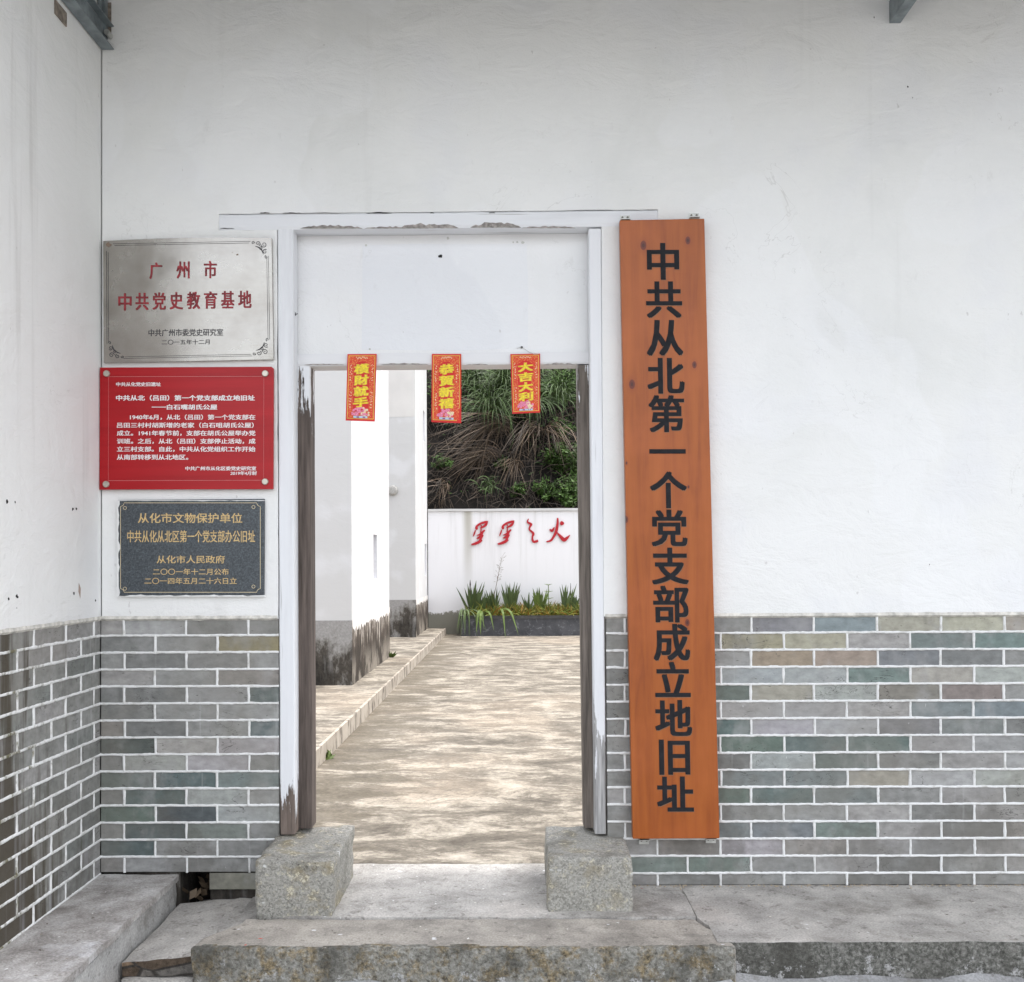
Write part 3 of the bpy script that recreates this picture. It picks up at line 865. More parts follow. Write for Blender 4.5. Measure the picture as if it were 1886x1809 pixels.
# (ends just outside the left edge of the picture)
sm = MB()
sm.box(XS - 0.28, XS - 0.012, -0.93, TH, Z_G, TOPZ + 0.3)
sm.build('wall_core', M_BASE, side)
sp = MB()
Z_BS = Z_BT
sp.box(XS - 0.28, XS + 0.004, -0.945, -0.931, Z_BS, TOPZ + 0.3)
sp.box(XS - 0.0115, XS + 0.004, -0.930, -0.001, Z_BS, TOPZ + 0.3)
sp.build('plaster', M_PLAS2, side)
S3 = lambda u, d, z: Vector((XS + d, -u, z))
y_e = -PXp(172.5, 1160, XS).y
y_o = -PXp(149, 1190, XS).y
bk3, mo3 = brick_field(S3, 0.0, 0.945, Z_BS, 16, lambda r: [(y_e if r % 2 == 0 else y_o) + 0.2402 * k for k in range(0, 12)], [], 11, mortar_w=0.0106, pal=PALS)
bk4, mo4 = brick_field(lambda u, d, z: Vector((u, -0.945 - d, z)), XS - 0.28, XS, Z_BS, 16, lambda r: [XS - (0.12 if r % 2 else 0.24)], [], 17, mortar_w=0.0106, pal=PALS)
for src, dst in ((bk4, bk3), (mo4, mo3)):
    dst.add(src.v, src.f)
    dst.c[-len(src.v):] = src.c
bk3.build('brick_base', M_BRICKG, side)
mo3.build('mortar', M_MORTG, side, smooth=True)
lp = MB()
vs, fs = [], []
for i in range(101):
    y = -0.005 - 0.935 * i / 100
    w = 0.004 + 0.003 * noise.noise(Vector((y * 20, 3, 4)))
    vs += [(XS + 0.0055, y, Z_BS + 0.006 + w), (XS + 0.008, y, Z_BS - 0.001), (XS + 0.0005, y, Z_BS - 0.004 - w)]
lp.add(vs, [(3 * i + k, 3 * i + k + 1, 3 * i + k + 4, 3 * i + k + 3) for i in range(100) for k in range(2)])
lp.build('plaster_lip', bpy.data.materials['dirty_plaster_lip'], side)
for i, (a, b, r) in enumerate([(13, 924, 3.6), (28, 925, 2.2), (134, 938, 3.0), (140.5, 937, 2.6), (16, 1103, 3.0), (31, 1098, 3.6), (33, 1100, 2.2), (136, 1093, 3.0), (31, 1120, 1.4), (176, 1106, 2.2)]):
    m_ = MB()
    blot(a, b, 0, r, m_, 0.55, i + 20, X=XS + 0.0046)
    m_.build('drill_hole', M_DARK, side)
m_ = MB()
m_.add([PXp(145, 1073, XS + 0.0048), PXp(149, 1084, XS + 0.0048), PXp(148, 1103, XS + 0.0048), PXp(144.5, 1090, XS + 0.0048)], [(0, 1, 2, 3)])
m_.build('plaster_chip', plain('bare_render', (0.42, 0.32, 0.27, 1), 0.9), side)

# ------------------------------------------------------------------ timber door frame
frame = thing('door_frame', 'flaking white painted timber door frame with bare brown inner jambs', 'door frame', (P(810, 1530).x, 0.03, 0.19))
ZS = 0.188           # top of the base stones
def post(name, tl, tr, br, bl, Y, depth, mat):
    mb = MB()
    q = [P(*tl, Y), P(*tr, Y), P(*br, Y), P(*bl, Y)]
    n = 14
    ring = []
    vs, fs = [], []
    for i in range(n + 1):
        t = i / n
        a, b = q[0].lerp(q[3], t), q[1].lerp(q[2], t)
        w1 = 0.0012 * noise.noise(Vector((a.z * 9, a.x * 3, 1)))
        w2 = 0.0012 * noise.noise(Vector((b.z * 9, b.x * 3, 2)))
        c = 0.004
        for (x, y) in ((a.x + w1, Y + depth), (a.x + w1, Y + c), (a.x + w1 + c, Y), (b.x + w2 - c, Y), (b.x + w2, Y + c), (b.x + w2, Y + depth)):
            vs.append((x, y, a.z))
    for i in range(n):
        for k in range(6):
            fs.append((6 * i + k, 6 * i + (k + 1) % 6, 6 * i + 6 + (k + 1) % 6, 6 * i + 6 + k))
    fs += [tuple(range(6)), tuple(range(6 * n + 5, 6 * n - 1, -1))]
    mb.add(vs, fs)
    o = MB.build(mb, name, mat, frame)
    return o
zc_px = 1535.5
post('post', (511, 421.5), (540, 421.5), (543, 1536), (516, 1537), -0.004, 0.074, M_POSTL)
post('post', (1084, 421.5), (1107.5, 421.5), (1116, 1536), (1096, 1536), -0.004, 0.074, M_POSTR)
post('inner_jamb', (546, 672.5), (571, 672.5), (574, 1526), (546.5, 1526), 0.071, 0.09, M_JAMB)
post('inner_jamb', (1063, 672.5), (1085, 672.5), (1095, 1525), (1075.5, 1525), 0.071, 0.09, M_JAMBR)
lb = MB()
zt0, zt1 = P(800, 421.2).z, P(800, 392.5).z
n = 60
vs, fs = [], []
for i in range(n + 1):
    x = bx0 + (bx1 - bx0) * i / n
    pxx = 404.5 + 806.5 * i / n
    inside = 540 < pxx < 1086
    w = 0.004 * noise.noise(Vector((x * 9, 2, 1))) + 0.003 * noise.noise(Vector((x * 31, 5, 1)))
    wb = (0.006 * max(0, noise.noise(Vector((x * 7, 8, 1)))) if inside else 0.0)
    for (y, z) in ((0.088, zt1 + w * 0.4), (-0.004, zt1 + w * 0.4), (-0.007, zt1 - 0.005), (-0.007, zt0 + 0.012 + wb), (-0.003 + wb * 0.7, zt0 + wb * 0.5), (0.088, zt0 + 0.001)):
        vs.append((x, y, z))
fs = [(6 * i + k, 6 * i + (k + 1) % 6, 6 * i + 6 + (k + 1) % 6, 6 * i + 6 + k) for i in range(n) for k in range(6)] + [tuple(range(6)), tuple(range(6 * n + 5, 6 * n - 1, -1))]
lb.add(vs, fs)
lb.build('lintel', M_BEAM, frame, base=(0, 0, zt0))
bpy.data.objects['lintel']['_b'] = list(frame['_b'])
M_PEEL = plain('bare_weathered_wood', (0.30, 0.275, 0.255, 1), 0.9, var=0.5, sc=60)
def peel(pts, Y, seed, nm='peeled_patch', mat=None):
    rng = random.Random(seed)
    top, bot = [], []
    (x0, x1, y0, y1) = pts
    n = max(6, int((x1 - x0) / 5))
    for i in range(n + 1):
        t = i / n
        e = math.sin(math.pi * t) ** 0.5
        top.append((x0 + (x1 - x0) * t, y1 - (y1 - y0) * e * rng.uniform(0.45, 1.0) - 0.15))
        bot.append((x0 + (x1 - x0) * t, y1 + rng.uniform(-0.3, 0.3)))
    m_ = MB()
    for i in range(n): m_.add([P(*top[i], Y), P(*top[i + 1], Y), P(*bot[i + 1], Y), P(*bot[i], Y)], [(0, 1, 2, 3)])
    m_.build(nm, mat or M_PEEL, frame)
for k, q in enumerate([(553, 668, 414, 421), (672, 790, 416.5, 421), (735, 845, 410, 420.5), (866, 960, 408, 419.5), (960, 1060, 416, 420.5)]): peel(q, -0.0078 - 0.0002 * k, k)
for k, q in enumerate([(478, 498, 391.0, 392.8), (520, 556, 391.2, 393), (673, 722, 390.6, 393.2), (792, 800, 391, 393), (900, 912, 390.6, 392.6), (405, 432, 419.8, 421.4)]): peel(q, -0.0082, 20 + k, 'dark_chip', M_DARK)
for k, q in enumerate([(700, 790, 668.5, 672), (858, 900, 669.5, 672.3), (1000, 1060, 668, 672.3), (560, 636, 670, 672.3)]): peel(q, 0.0652 - 0.0002 * k, 30 + k)
tr = MB()
zr0, zr1 = P(800, 672, 0.066).z, P(800, 650, 0.066).z
xa, xb = P(541, 660, 0.066).x, P(1085, 660, 0.066).x
vs = []
for i in range(n + 1):
    x = xa + (xb - xa) * i / n
    w = 0.0025 * noise.noise(Vector((x * 14, 2, 9))) + 0.002 * noise.noise(Vector((x * 50, 5, 9)))
    for (y, z) in ((0.165, zr1), (0.066, zr1), (0.066, zr0 + 0.008 + w), (0.070 + w * 0.5, zr0), (0.165, zr0 - 0.001)):
        vs.append((x, y, z))
tr.add(vs, [(5 * i + k, 5 * i + (k + 1) % 5, 5 * i + 5 + (k + 1) % 5, 5 * i + 5 + k) for i in range(n) for k in range(5)] + [tuple(range(5)), tuple(range(5 * n + 4, 5 * n - 1, -1))])
tro = tr.build('transom', M_TRANS, frame)
pn = MB()
Yp = 0.076
pn.box(xa, xb, Yp, 0.0895, zr1 + 0.001, zt0 + 0.0)
pn.build('overdoor_panel', M_PANEL, frame)
pp = MB()
pts = [(668, 452), (760, 449), (860, 450), (970, 449), (973, 540), (972, 640), (860, 646), (760, 645), (666, 644), (667, 550)]
pp.pxprism(pts, Yp - 0.0012, 0.0011)
pp.build('repainted_patch', M_PATCH, frame)
for i, (a, b, r, nm, mt) in enumerate([(811, 472, 3.6, 'drill_hole', M_DARK), (961, 640, 2.2, 'drill_hole', M_DARK), (963, 447, 3.0, 'plugged_hole', M_ZINC), (953, 446, 2.2, 'plugged_hole', M_ZINC), (945, 446, 1.8, 'plugged_hole', M_ZINC), (674, 452, 2.6, 'plugged_hole', M_ZINC), (825, 439, 2.4, 'plugged_hole', M_ZINC), (681, 643, 2.2, 'plugged_hole', M_ZINC)]):
    m_ = MB()
    blot(a, b, Yp - 0.0022, r, m_, 1.0, i + 40)
    m_.build(nm, mt, frame)
nl = MB()
q = P(541, 580, 0.03)
nl.tube([q, q + Vector((0.018, -0.012, 0.001))], 0.0016, 6)
nl.tube([q + Vector((0.009, -0.008, -0.006)), q + Vector((0.009, -0.008, 0.007))], 0.0014, 6)
nl.build('nail', M_DARK, frame)
wr = MB()
wr.tube([P(952, 642, Yp - 0.004), P(958, 640, Yp - 0.006), P(966, 643, Yp - 0.006), P(975, 649, 0.060), P(985, 653, 0.058), P(992, 652, 0.058)], 0.0009, 5)
wr.build('wire', M_ZINC, frame)

# ------------------------------------------------------------------ base stones, landing, step, ledge
def slab_mats(nrm, c):
    return 1 if nrm.y < -0.6 or (nrm.z > 0.6 and c.y < -0.60 + 0.02 * noise.noise(c * 11)) else 0
s1 = rough_box(-0.925, -0.648, -0.325, 0.155, -0.03, ZS, 0.014, 0.0075, 0.012, 3)
tag(s1.build('base_stone', M_GRAN, smooth=True), 'lichen spotted granite block under the left door post beside the drain', 'base stone', 'stone blocks under the door posts')
s2 = rough_box(0.108, 0.405, -0.285, 0.155, -0.03, ZS, 0.014, 0.0065, 0.012, 9)
tag(s2.build('base_stone', M_GRAN2, smooth=True), 'plain grey granite block under the right door post below the wooden sign', 'base stone', 'stone blocks under the door posts')

Yj, Yf = -0.345, -0.60
def bumpy(p): return 0.0022 * noise.noise(p * 4) + 0.0012 * noise.noise(p * 19)
CL = 0.62                             # where the step's crack meets the landing
land = rough_box(-1.02, CL, Yj + 0.004, 0.285, Z_G - 0.05, -0.001, 0.035, 0.002, 0.004, 21, None, bumpy)
for v in land.v:                      # the landing falls away to the left, beside the drain
    t = max(0.0, min(1.0, (-0.80 - v.x) / 0.22))
    if v.z > -0.1: v.z -= 0.045 * t
struct(land.build('landing', [M_CONC], smooth=False))
rl = rough_box(CL + 0.001, XR, -0.575, 0.285, Z_G - 0.05, -0.001, 0.026, 0.0025, 0.006, 33, slab_mats, bumpy)
for v in rl.v:                        # broken, slanting left end
    if v.x < CL + 0.02:
        e = max(0.0, (Yj - v.y) / 0.24)
        v.x += 0.085 * e + 0.012 * noise.noise(Vector((v.y * 22, 2, 1))) * min(1, e * 4)
struct(rl.build('landing_slab', [M_CONC, M_MOSS2], smooth=False))
st_ = rough_box(-1.052, CL + 0.085, -0.625, Yj - 0.004, Z_G - 0.06, -0.003, 0.012, 0.0028, 0.016, 27, slab_mats, bumpy)
for v in st_.v:
    e = max(0, min(1, (v.y + 0.575) / 0.235))
    if v.x > CL - 0.05: v.x -= (0.085 * e + 0.008 - 0.012 * noise.noise(Vector((v.y * 22, 2, 1))) * min(1, (1 - e) * 4)) * min(1, (v.x - CL + 0.05) / 0.1)
    e2 = max(0, (v.y + 0.625) / 0.28)
    if v.x < -0.95: v.x += (0.12 * e2 ** 2 + 0.012 * noise.noise(Vector((v.y * 14, 8, v.z * 9)))) * min(1, (-0.95 - v.x) / 0.08)
tag(st_.build('step_slab', [mat_concrete('step_concrete', 0.22, 0.50, (1, 0.92, 0.81), True, 0.9), M_MOSS], smooth=False), 'long worn step slab with ochre mossy front edge before the doorway', 'step')
# cement smeared along the foot of the step
cm = MB()
vs = []
nn = 120
x0_, x1_ = -0.95, 3.2
for i in range(nn + 1):
    x = x0_ + (x1_ - x0_) * i / nn
    h = 0.030 + 0.020 * noise.noise(Vector((x * 5, 3, 2))) + 0.010 * noise.noise(Vector((x * 18, 3, 2)))
    yb = (-0.627 if x < CL + 0.08 else -0.578)
    vs += [(x, yb - 0.10, Z_G + 0.001), (x, yb - 0.022, Z_G + 0.012 + h * 0.3), (x, yb - 0.002, Z_G + h)]
cm.add(vs, [(3 * i + k, 3 * i + k + 1, 3 * i + k + 4, 3 * i + k + 3) for i in range(nn) for k in range(2)])
struct(cm.build('cement_skirt', mat_concrete('cement_smear', 0.20, 0.36, (1, 1, 1.0), False, 0.5), smooth=True))
# lower broken piece at the left, over the drain mouth
def mat_rubblewall():
    t = NT('rubble_masonry', 0.95, 0.15)
    v = t.voro(9, scale=(0.6, 1, 1.2), out='Color')
    k = t.n.new('ShaderNodeSeparateColor')
    t.l.new(v, k.inputs[0])
    c = t.ramp(k.outputs[0], (0.1, (0.10, 0.075, 0.055, 1)), (0.5, (0.16, 0.155, 0.145, 1)), (0.9, (0.24, 0.17, 0.115, 1)))
    e = t.voro(9, scale=(0.6, 1, 1.2), feature='DISTANCE_TO_EDGE')
    c = t.mix(t.smooth(e, 0.05, 0.01), c, (0.05, 0.045, 0.04, 1))
    c = t.mix(1.0, c, t.ramp(t.noise(55, 5, 0.7), (0.3, 0.55), (0.7, 1.4)), 'MULTIPLY')
    t.bump(t.noise(30, 5, 0.7), 0.9, 0.012)
    return t.out(c)
lc = rough_box(-1.296, -1.045, -0.575, 0.0, -0.112, -0.066, 0.015, 0.0045, 0.006, 41, slab_mats, bumpy)
for v in lc.v:
    if v.z > -0.09: v.z += 0.020 * max(0, min(1, (v.x + 1.296) / 0.24)) - 0.0 
struct(lc.build('drain_cover', [M_CONC, mat_rubblewall()], smooth=False))
lp2 = rough_box(-1.296, -1.06, -0.59, -0.45, -0.128, -0.114, 0.015, 0.004, 0.005, 45, None, None)
struct(lp2.build('drain_lip', [M_CONC], smooth=False))
lc2 = rough_box(-1.07, -0.99, -0.36, 0.0, -0.125, -0.045, 0.018, 0.004, 0.006, 43, None, bumpy)
struct(lc2.build('landing_edge', [M_CONC], smooth=False))
rub = MB()
for i in range(9):
    x = -1.29 + 0.05 * (i % 2) + (0.16 if i % 3 == 0 else 0)
    sx = random.uniform(0.015, 0.04)
    r_ = rough_box(x, x + sx, -0.56 + 0.05 * random.random(), -0.46, Z_G - 0.01, Z_G + random.uniform(0.01, 0.03), 0.012, 0.004, 0.006, i)
    rub.add(r_.v, r_.f)
struct(rub.build('rubble', M_GRAN2), 'stuff')
zl = 0.046
def mat_ledge():
    t = NT('worn_ledge_cement', 0.9, 0.2)
    n = t.noise(6, 8, 0.68, dist=0.3)
    c = t.ramp(n, (0.33, (0.22, 0.20, 0.185, 1)), (0.5, (0.38, 0.36, 0.34, 1)), (0.64, (0.54, 0.525, 0.51, 1)))
    X, Y, Z = t.sep()
    w = t.noise(3.0, 6, 0.7, loc=(5, 2, 2))
    c = t.mix(t.math('MULTIPLY', t.smooth(t.math('ADD', w, t.math('MULTIPLY', Y, -0.35)), 0.42, 0.60), 0.8), c, (0.66, 0.66, 0.68, 1))
    g = t.noise(130, 4, 0.65)
    c = t.mix(1.0, c, t.ramp(g, (0.3, 0.72), (0.7, 1.25)), 'MULTIPLY')
    d = t.noise(30, 4, 0.65, loc=(1, 1, 6))
    c = t.mix(t.math('MULTIPLY', t.smooth(d, 0.60, 0.70), 0.5), c, (0.10, 0.09, 0.08, 1))
    t.bump(t.math('ADD', g, t.math('MULTIPLY', n, 2.5)), 0.6, 0.006)
    return t.out(c)
ML = mat_ledge()
ld = rough_box(XC + 0.002, -1.300, -2.3, -0.004, 0.020, zl, 0.022, 0.003, 0.006, 51, None, bumpy)
for v in ld.v:                        # chipped, wavering edge
    if v.x > -1.33: v.x += 0.006 * noise.noise(Vector((v.y * 7, 1, 2))) + 0.003 * noise.noise(Vector((v.y * 31, 1, 2)))
    if v.z < 0.03: v.z += 0.005 * noise.noise(Vector((v.y * 9, 4, 2)))
struct(ld.build('ledge_cap', [ML], smooth=False))
ldb = rough_box(XC + 0.002, -1.311, -2.3, -0.004, Z_G - 0.03, 0.0150, 0.022, 0.0035, 0.004, 53, None, None)
struct(ldb.build('ledge', [mat_concrete('ledge_side_cement', 0.26, 0.50, (1, 0.985, 0.95), False, 0.6)], smooth=False))
# leaf litter in the drain hole
dl = MB()
for i in range(14):
    c = Vector((random.uniform(hx0 + 0.01, hx1 - 0.01), random.uniform(-0.02, 0.20), -0.06 + random.random() * 0.05))
    a = Vector((random.uniform(-1, 1), random.uniform(-1, 1), random.uniform(-0.3, 1))).normalized() * 0.025
    b = a.cross(Vector((0.3, 0.8, 0.4))).normalized() * 0.016
    dl.add([c - a, c - b, c + a, c + b], [(0, 1, 2, 3)], (random.uniform(0.6, 1.3),) * 3 + (1,))
struct(dl.build('leaf_litter', M_STRAW), 'stuff')
# scattered scraps on the paving
sc_ = MB()
rng = random.Random(5)
def scrap(x, y, z, s, col):
    t = rng.random() * 6.28
    a = Vector((math.cos(t), math.sin(t), rng.uniform(-0.1, 0.1))) * s
    b = Vector((-math.sin(t), math.cos(t), rng.uniform(-0.1, 0.1))) * s * rng.uniform(0.3, 0.8)
    c = Vector((x, y, z + 0.005))
    sc_.add([c - a, c - b * 0.8 + a * 0.2, c + a, c + b], [(0, 1, 2, 3)], col)
for _ in range(60):
    scrap(rng.uniform(-0.6, 0.1), rng.uniform(-0.3, 0.2), 0.002, rng.uniform(0.002, 0.006), (0.72, 0.72, 0.7, 1))
for _ in range(70):
    scrap(rng.uniform(-0.9, 2.2), rng.uniform(-0.55, -0.05), 0.002, rng.uniform(0.0015, 0.007), rng.choice([(0.7, 0.7, 0.68, 1), (0.1, 0.08, 0.06, 1), (0.7, 0.68, 0.6, 1)]))
for _ in range(45):
    scrap(rng.uniform(-1.58, -1.32), rng.uniform(-1.1, -0.03), zl, rng.uniform(0.002, 0.007), rng.choice([(0.7, 0.7, 0.68, 1), (0.12, 0.09, 0.07, 1), (0.3, 0.26, 0.22, 1)]))
for (a, b, s, c) in [(1182, 1640, 0.008, (0.3, 0.02, 0.02, 1)), (480, 1733, 0.009, (0.6, 0.05, 0.03, 1)), (452, 1745, 0.006, (0.6, 0.08, 0.04, 1)), (862, 1733, 0.010, (0.75, 0.75, 0.72, 1)), (432, 1716, 0.009, (0.08, 0.06, 0.05, 1)), (1190, 1648, 0.005, (0.08, 0.06, 0.05, 1)), (1138, 1704, 0.007, (0.7, 0.7, 0.68, 1))]:
    q = PZ(a, b, 0.0)
    scrap(q.x, q.y, 0.003, s, c)
tt = NT('scrap_paper', 0.9)
struct(sc_.build('litter', tt.out(tt.attr())), 'stuff')
# sand line at the foot of the wall
sd_ = MB()
rng = random.Random(15)
for _ in range(420):
    x = 0.42 + 3.2 * rng.random()
    s = rng.uniform(0.002, 0.005)
    y = -0.004 - abs(rng.gauss(0, 0.012))
    sd_.add([(x - s, y, 0.001), (x, y - s, 0.001), (x + s, y, 0.001), (x, y, 0.001 + s)], [(0, 1, 3), (1, 2, 3)], (0.42, 0.35, 0.26, 1))
struct(sd_.build('sand', bpy.data.materials['scrap_paper']), 'stuff')

# ------------------------------------------------------------------ steel plaque
def quad_thing(name, label, cat, q, Y, back=0.0):
    c = P((q[2][0] + q[3][0]) / 2, (q[2][1] + q[3][1]) / 2, Y)
    return thing(name, label, cat, (c.x, back, c.z))
stq = [(190, 444), (500, 438.5), (503.5, 662), (191, 668)]
YS = -0.022
steel = quad_thing('steel_plaque', 'dull stainless steel plaque with red Chinese heading and scroll corners', 'plaque', stq, YS)
def ysteel(px, py):          # the sheet bellies slightly off the wall
    u, v = (px - 190) / 312, (py - 441) / 224
    return YS - 0.0022 * math.sin(math.pi * max(0, min(1, u))) - 0.003 * (1 - v) + 0.001 * math.sin(v * 9 + u * 3)
sb = MB()
N = 16
vs = []
for j in range(N + 1):
    for i in range(N + 1):
        u, v = i / N, j / N
        tx, ty = stq[0][0] + (stq[1][0] - stq[0][0]) * u, stq[0][1] + (stq[1][1] - stq[0][1]) * u - 3.2 * math.sin(math.pi * u) * (1 - v)
        bx, by = stq[3][0] + (stq[2][0] - stq[3][0]) * u, stq[3][1] + (stq[2][1] - stq[3][1]) * u
        a, b = tx + (bx - tx) * v, ty + (by - ty) * v
        vs.append(P(a, b, ysteel(a, b)))
nv = len(vs)
vs += [Vector((p.x, -0.0065, p.z)) for p in vs]
fs = []
idx = lambda i, j: j * (N + 1) + i
for j in range(N):
    for i in range(N): fs.append((idx(i, j), idx(i + 1, j), idx(i + 1, j + 1), idx(i, j + 1)))
for i in range(N):
    for j in (0, N): fs.append((idx(i, j), idx(i + 1, j), idx(i + 1, j) + nv, idx(i, j) + nv))
    for k in (0, N): fs.append((idx(k, i), idx(k, i + 1), idx(k, i + 1) + nv, idx(k, i) + nv))
sb.add(vs, fs)
so = sb.build('plate', M_STEEL, steel)
yl = lambda a, b: ysteel(a, b) - 0.0006
e1 = MB()
for ch, x0, x1, y0, y1 in (('广', 275.8, 298, 484, 513.7), ('州', 325.5, 348.5, 482, 512.8), ('市', 376, 398.8, 481, 512)):
    text_px(e1, ch, x0, x1, y0, y1, 0, 0.8, yfun=yl)
e1.build('heading_line', M_ETCHR, steel)
e1 = MB()
for i, ch in enumerate('中共党史教育基地'):
    x0 = 218.6 + i * 31.55
    y0 = 540.6 - i * 0.68
    text_px(e1, ch, x0, x0 + 23, y0, y0 + 31, 0, 0.9, yfun=yl)
e1.build('heading_line', M_ETCHR, steel)
e2 = MB()
text_px(e2, '中共广州市委党史研究室', 273.5, 410.7, 606.5, 619.5, 0, 0.22, slope=-0.008, yfun=yl)
e2.build('small_line', M_ETCHB, steel)
e2 = MB()
text_px(e2, '二〇一五年十二月', 297.7, 386, 626, 635, 0, 0.12, slope=-0.01, yfun=yl)
e2.build('small_line', M_ETCHB, steel)
bo = MB()
def lerp2(a, b, t): return (a[0] + (b[0] - a[0]) * t, a[1] + (b[1] - a[1]) * t)
for ins in (0, 3):
    tl, trr, brr, bll = (196 + ins, 449.5 + ins), (494 - ins, 444 + ins), (497 - ins, 655 - ins), (197 + ins, 661 - ins)
    w = 0.75
    line_px(bo, [lerp2(tl, trr, 0.04), lerp2(tl, trr, 0.5), lerp2(tl, trr, 0.89)], w, 0, yfun=yl)
    line_px(bo, [lerp2(trr, brr, 0.13), lerp2(trr, brr, 0.5), lerp2(trr, brr, 0.86)], w, 0, yfun=yl)
    line_px(bo, [lerp2(bll, brr, 0.10), lerp2(bll, brr, 0.5), lerp2(bll, brr, 0.89)], w, 0, yfun=yl)
    line_px(bo, [lerp2(tl, bll, 0.06), lerp2(tl, bll, 0.5), lerp2(tl, bll, 0.87)], w, 0, yfun=yl)
def spiral(cx, cy, r, turns, sx, sy, ph=0.0):
    pts = []
    for i in range(22):
        t = i / 21
        a = ph + t * turns * 6.283
        rr = r * (1 - 0.82 * t)
        pts.append((cx + sx * rr * math.cos(a), cy + sy * rr * math.sin(a)))
    line_px(bo, pts, [1.5 - 0.6 * i / 21 for i in range(22)], 0, yfun=yl)
for (cx, cy, sx, sy, k) in ((494, 444.5, -1, 1, 1), (496, 654.5, -1, -1, 1), (197.5, 660, 1, -1, 0.9)):
    for (dx, dy, r, tu, ph) in ((8, 6, 5.5, 1.4, 0), (19, 4, 4.5, 1.3, 2), (6, 19, 4.5, 1.3, 4), (28, 3, 3, 1.1, 3), (3.5, 29, 3, 1.1, 5), (14, 12, 3.2, 1.2, 1)):
        spiral(cx + sx * dx, cy + sy * dy, r * k, tu, sx, sy, ph)
    line_px(bo, [(cx + sx * 24, cy + sy * 9), (cx + sx * 18, cy + sy * 11), (cx + sx * 12, cy + sy * 16), (cx + sx * 9, cy + sy * 24)], [1, 2.2, 2.2, 1], 0, yfun=yl)
bo.build('engraved_border', M_ETCHB, steel)
M_SPOT = plain('brown_spot', (0.22, 0.16, 0.12, 1), 0.8)
for (a, b, r, rx) in ((437, 469, 2.2, 1.3), (428, 465, 0.9, 1), (199, 451, 5, 1.2)):
    pts = []
    for k in range(9):
        t = 6.283 * k / 9
        q = r * random.uniform(0.6, 1.2)
        x, y = a + math.cos(t) * q * rx, b + math.sin(t) * q
        pts.append(P(x, y, yl(x, y)))
    ru = MB()
    ru.add(pts, [tuple(range(9))])
    ru.build('rust_spot', M_SPOT, steel)

# ------------------------------------------------------------------ red plaque
rq = [(184, 677), (504, 675.5), (503, 901), (183, 902)]
YR = -0.026
redp = quad_thing('red_plaque', 'glossy red plaque with white Chinese history text and round bolt caps', 'plaque', rq, YR)
rb = MB()
rb.pxprism([rq[0], (500, 675.5), (504, 679), rq[2], rq[3]], YR, 0.012)
rb.build('plate', M_RED, redp, bevel=0.0012)
yr = YR - 0.0008
def red_line(bits, bold, **k):
    m_ = MB()
    for (t_, a, b, c, d) in bits: text_px(m_, t_, a, b, c, d, yr, 0 if t_ == '——' else bold, **k)
    m_.build('text_line', M_WHITE, redp)
red_line([('中共从化党史旧遗址', 214, 296, 704.3, 711.5)], 0.28)
red_line([('中共从北（吕田）第一个党支部成立地旧址', 214, 469, 728, 738)], 0.42)
red_line([('——', 279.5, 306, 749.3, 750.6), ('白石嘴胡氏公屋', 307.5, 399.7, 745.2, 754.6)], 0.40)
body = [('1940年6月，从北（吕田）第一个党支部在', 239.6, 470), ('吕田三村村胡斯增的老家（白石咀胡氏公屋）', 215.5, 467), ('成立。1941年春节前，支部在胡氏公屋举办党', 215.5, 470.2), ('训班。之后，从北（吕田）支部停止活动，成', 215.5, 470.2), ('立三村支部。自此，中共从化党组织工作开始', 215.5, 470.2), ('从南部转移到从北地区。', 215.5, 346.5)]
for i, (s_, a, b) in enumerate(body):
    yc = 768.5 + i * 14.74
    red_line([(s_, a, b, yc - 4.8, yc + 4.8)], 0.30)
red_line([('中共广州市从化区委党史研究室', 341.6, 471.5, 859.2, 866.6)], 0.25)
red_line([('2019年4月制', 424.2, 471.5, 868.2, 875.2)], 0.2, shear=0.15)
rl_ = MB()
line_px(rl_, [(200, 694), (486, 693.2), (485.5, 884.6), (199.5, 885.4)], 0.6, yr, closed=True)
rl_.build('border_line', M_PINKLINE, redp)
for (a, b) in ((196.9, 688.4), (488.8, 688.4), (196, 892), (488.6, 887.3)):
    c = P(a, b, YR)
    bb = MB()
    bb.tube([c + Vector((0, 0.018, 0)), c + Vector((0, -0.006, 0)), c + Vector((0, -0.0085, 0))], [0.0125, 0.0125, 0.0105], 20)
    bb.build('bolt_cap', M_BOLT, redp)

# ------------------------------------------------------------------ dark stone plaque
sq = [(217, 921), (487, 919), (486, 1096), (219, 1097)]
YK = -0.020
stone = quad_thing('stone_plaque', 'dark granite plaque with gold Chinese lettering set in chipped white mortar', 'plaque', sq, YK)
kb = MB()
kb.pxprism(sq, YK, 0.0135)
kb.build('plate', M_SLATE, stone, bevel=0.001)
yk = YK - 0.0008
for s_, a, b, c, d, o in (('从化市文物保护单位', 254.2, 446, 945.2, 963.3, 0.3), ('中共从化从北区第一个党支部办公旧址', 234.5, 469.6, 977, 999, 0.22), ('从化市人民政府', 288.8, 413.7, 1023.3, 1037.7, 0.22), ('二〇〇一年十二月公布', 281.7, 421, 1047.4, 1059, 0.18), ('二〇一四年五月二十六日立', 266, 435.9, 1064.2, 1075.9, 0.18)):
    kt = MB()
    text_px(kt, s_, a, b, c, d, yk, o)
    kt.build('text_line', M_GOLD, stone)
kl = MB()
bp = []
x0, x1, y0, y1, r = 222, 479.4, 926.3, 1091, 6.5
for (cx, cy, a0) in ((x0, y0, 90), (x1, y0, 180), (x1, y1, 270), (x0, y1, 0)):
    for k in range(6):
        a = math.radians(a0 - 90 * k / 5)
        bp.append((cx + r * math.cos(a) * (1 if True else 1), cy + r * math.sin(a)))
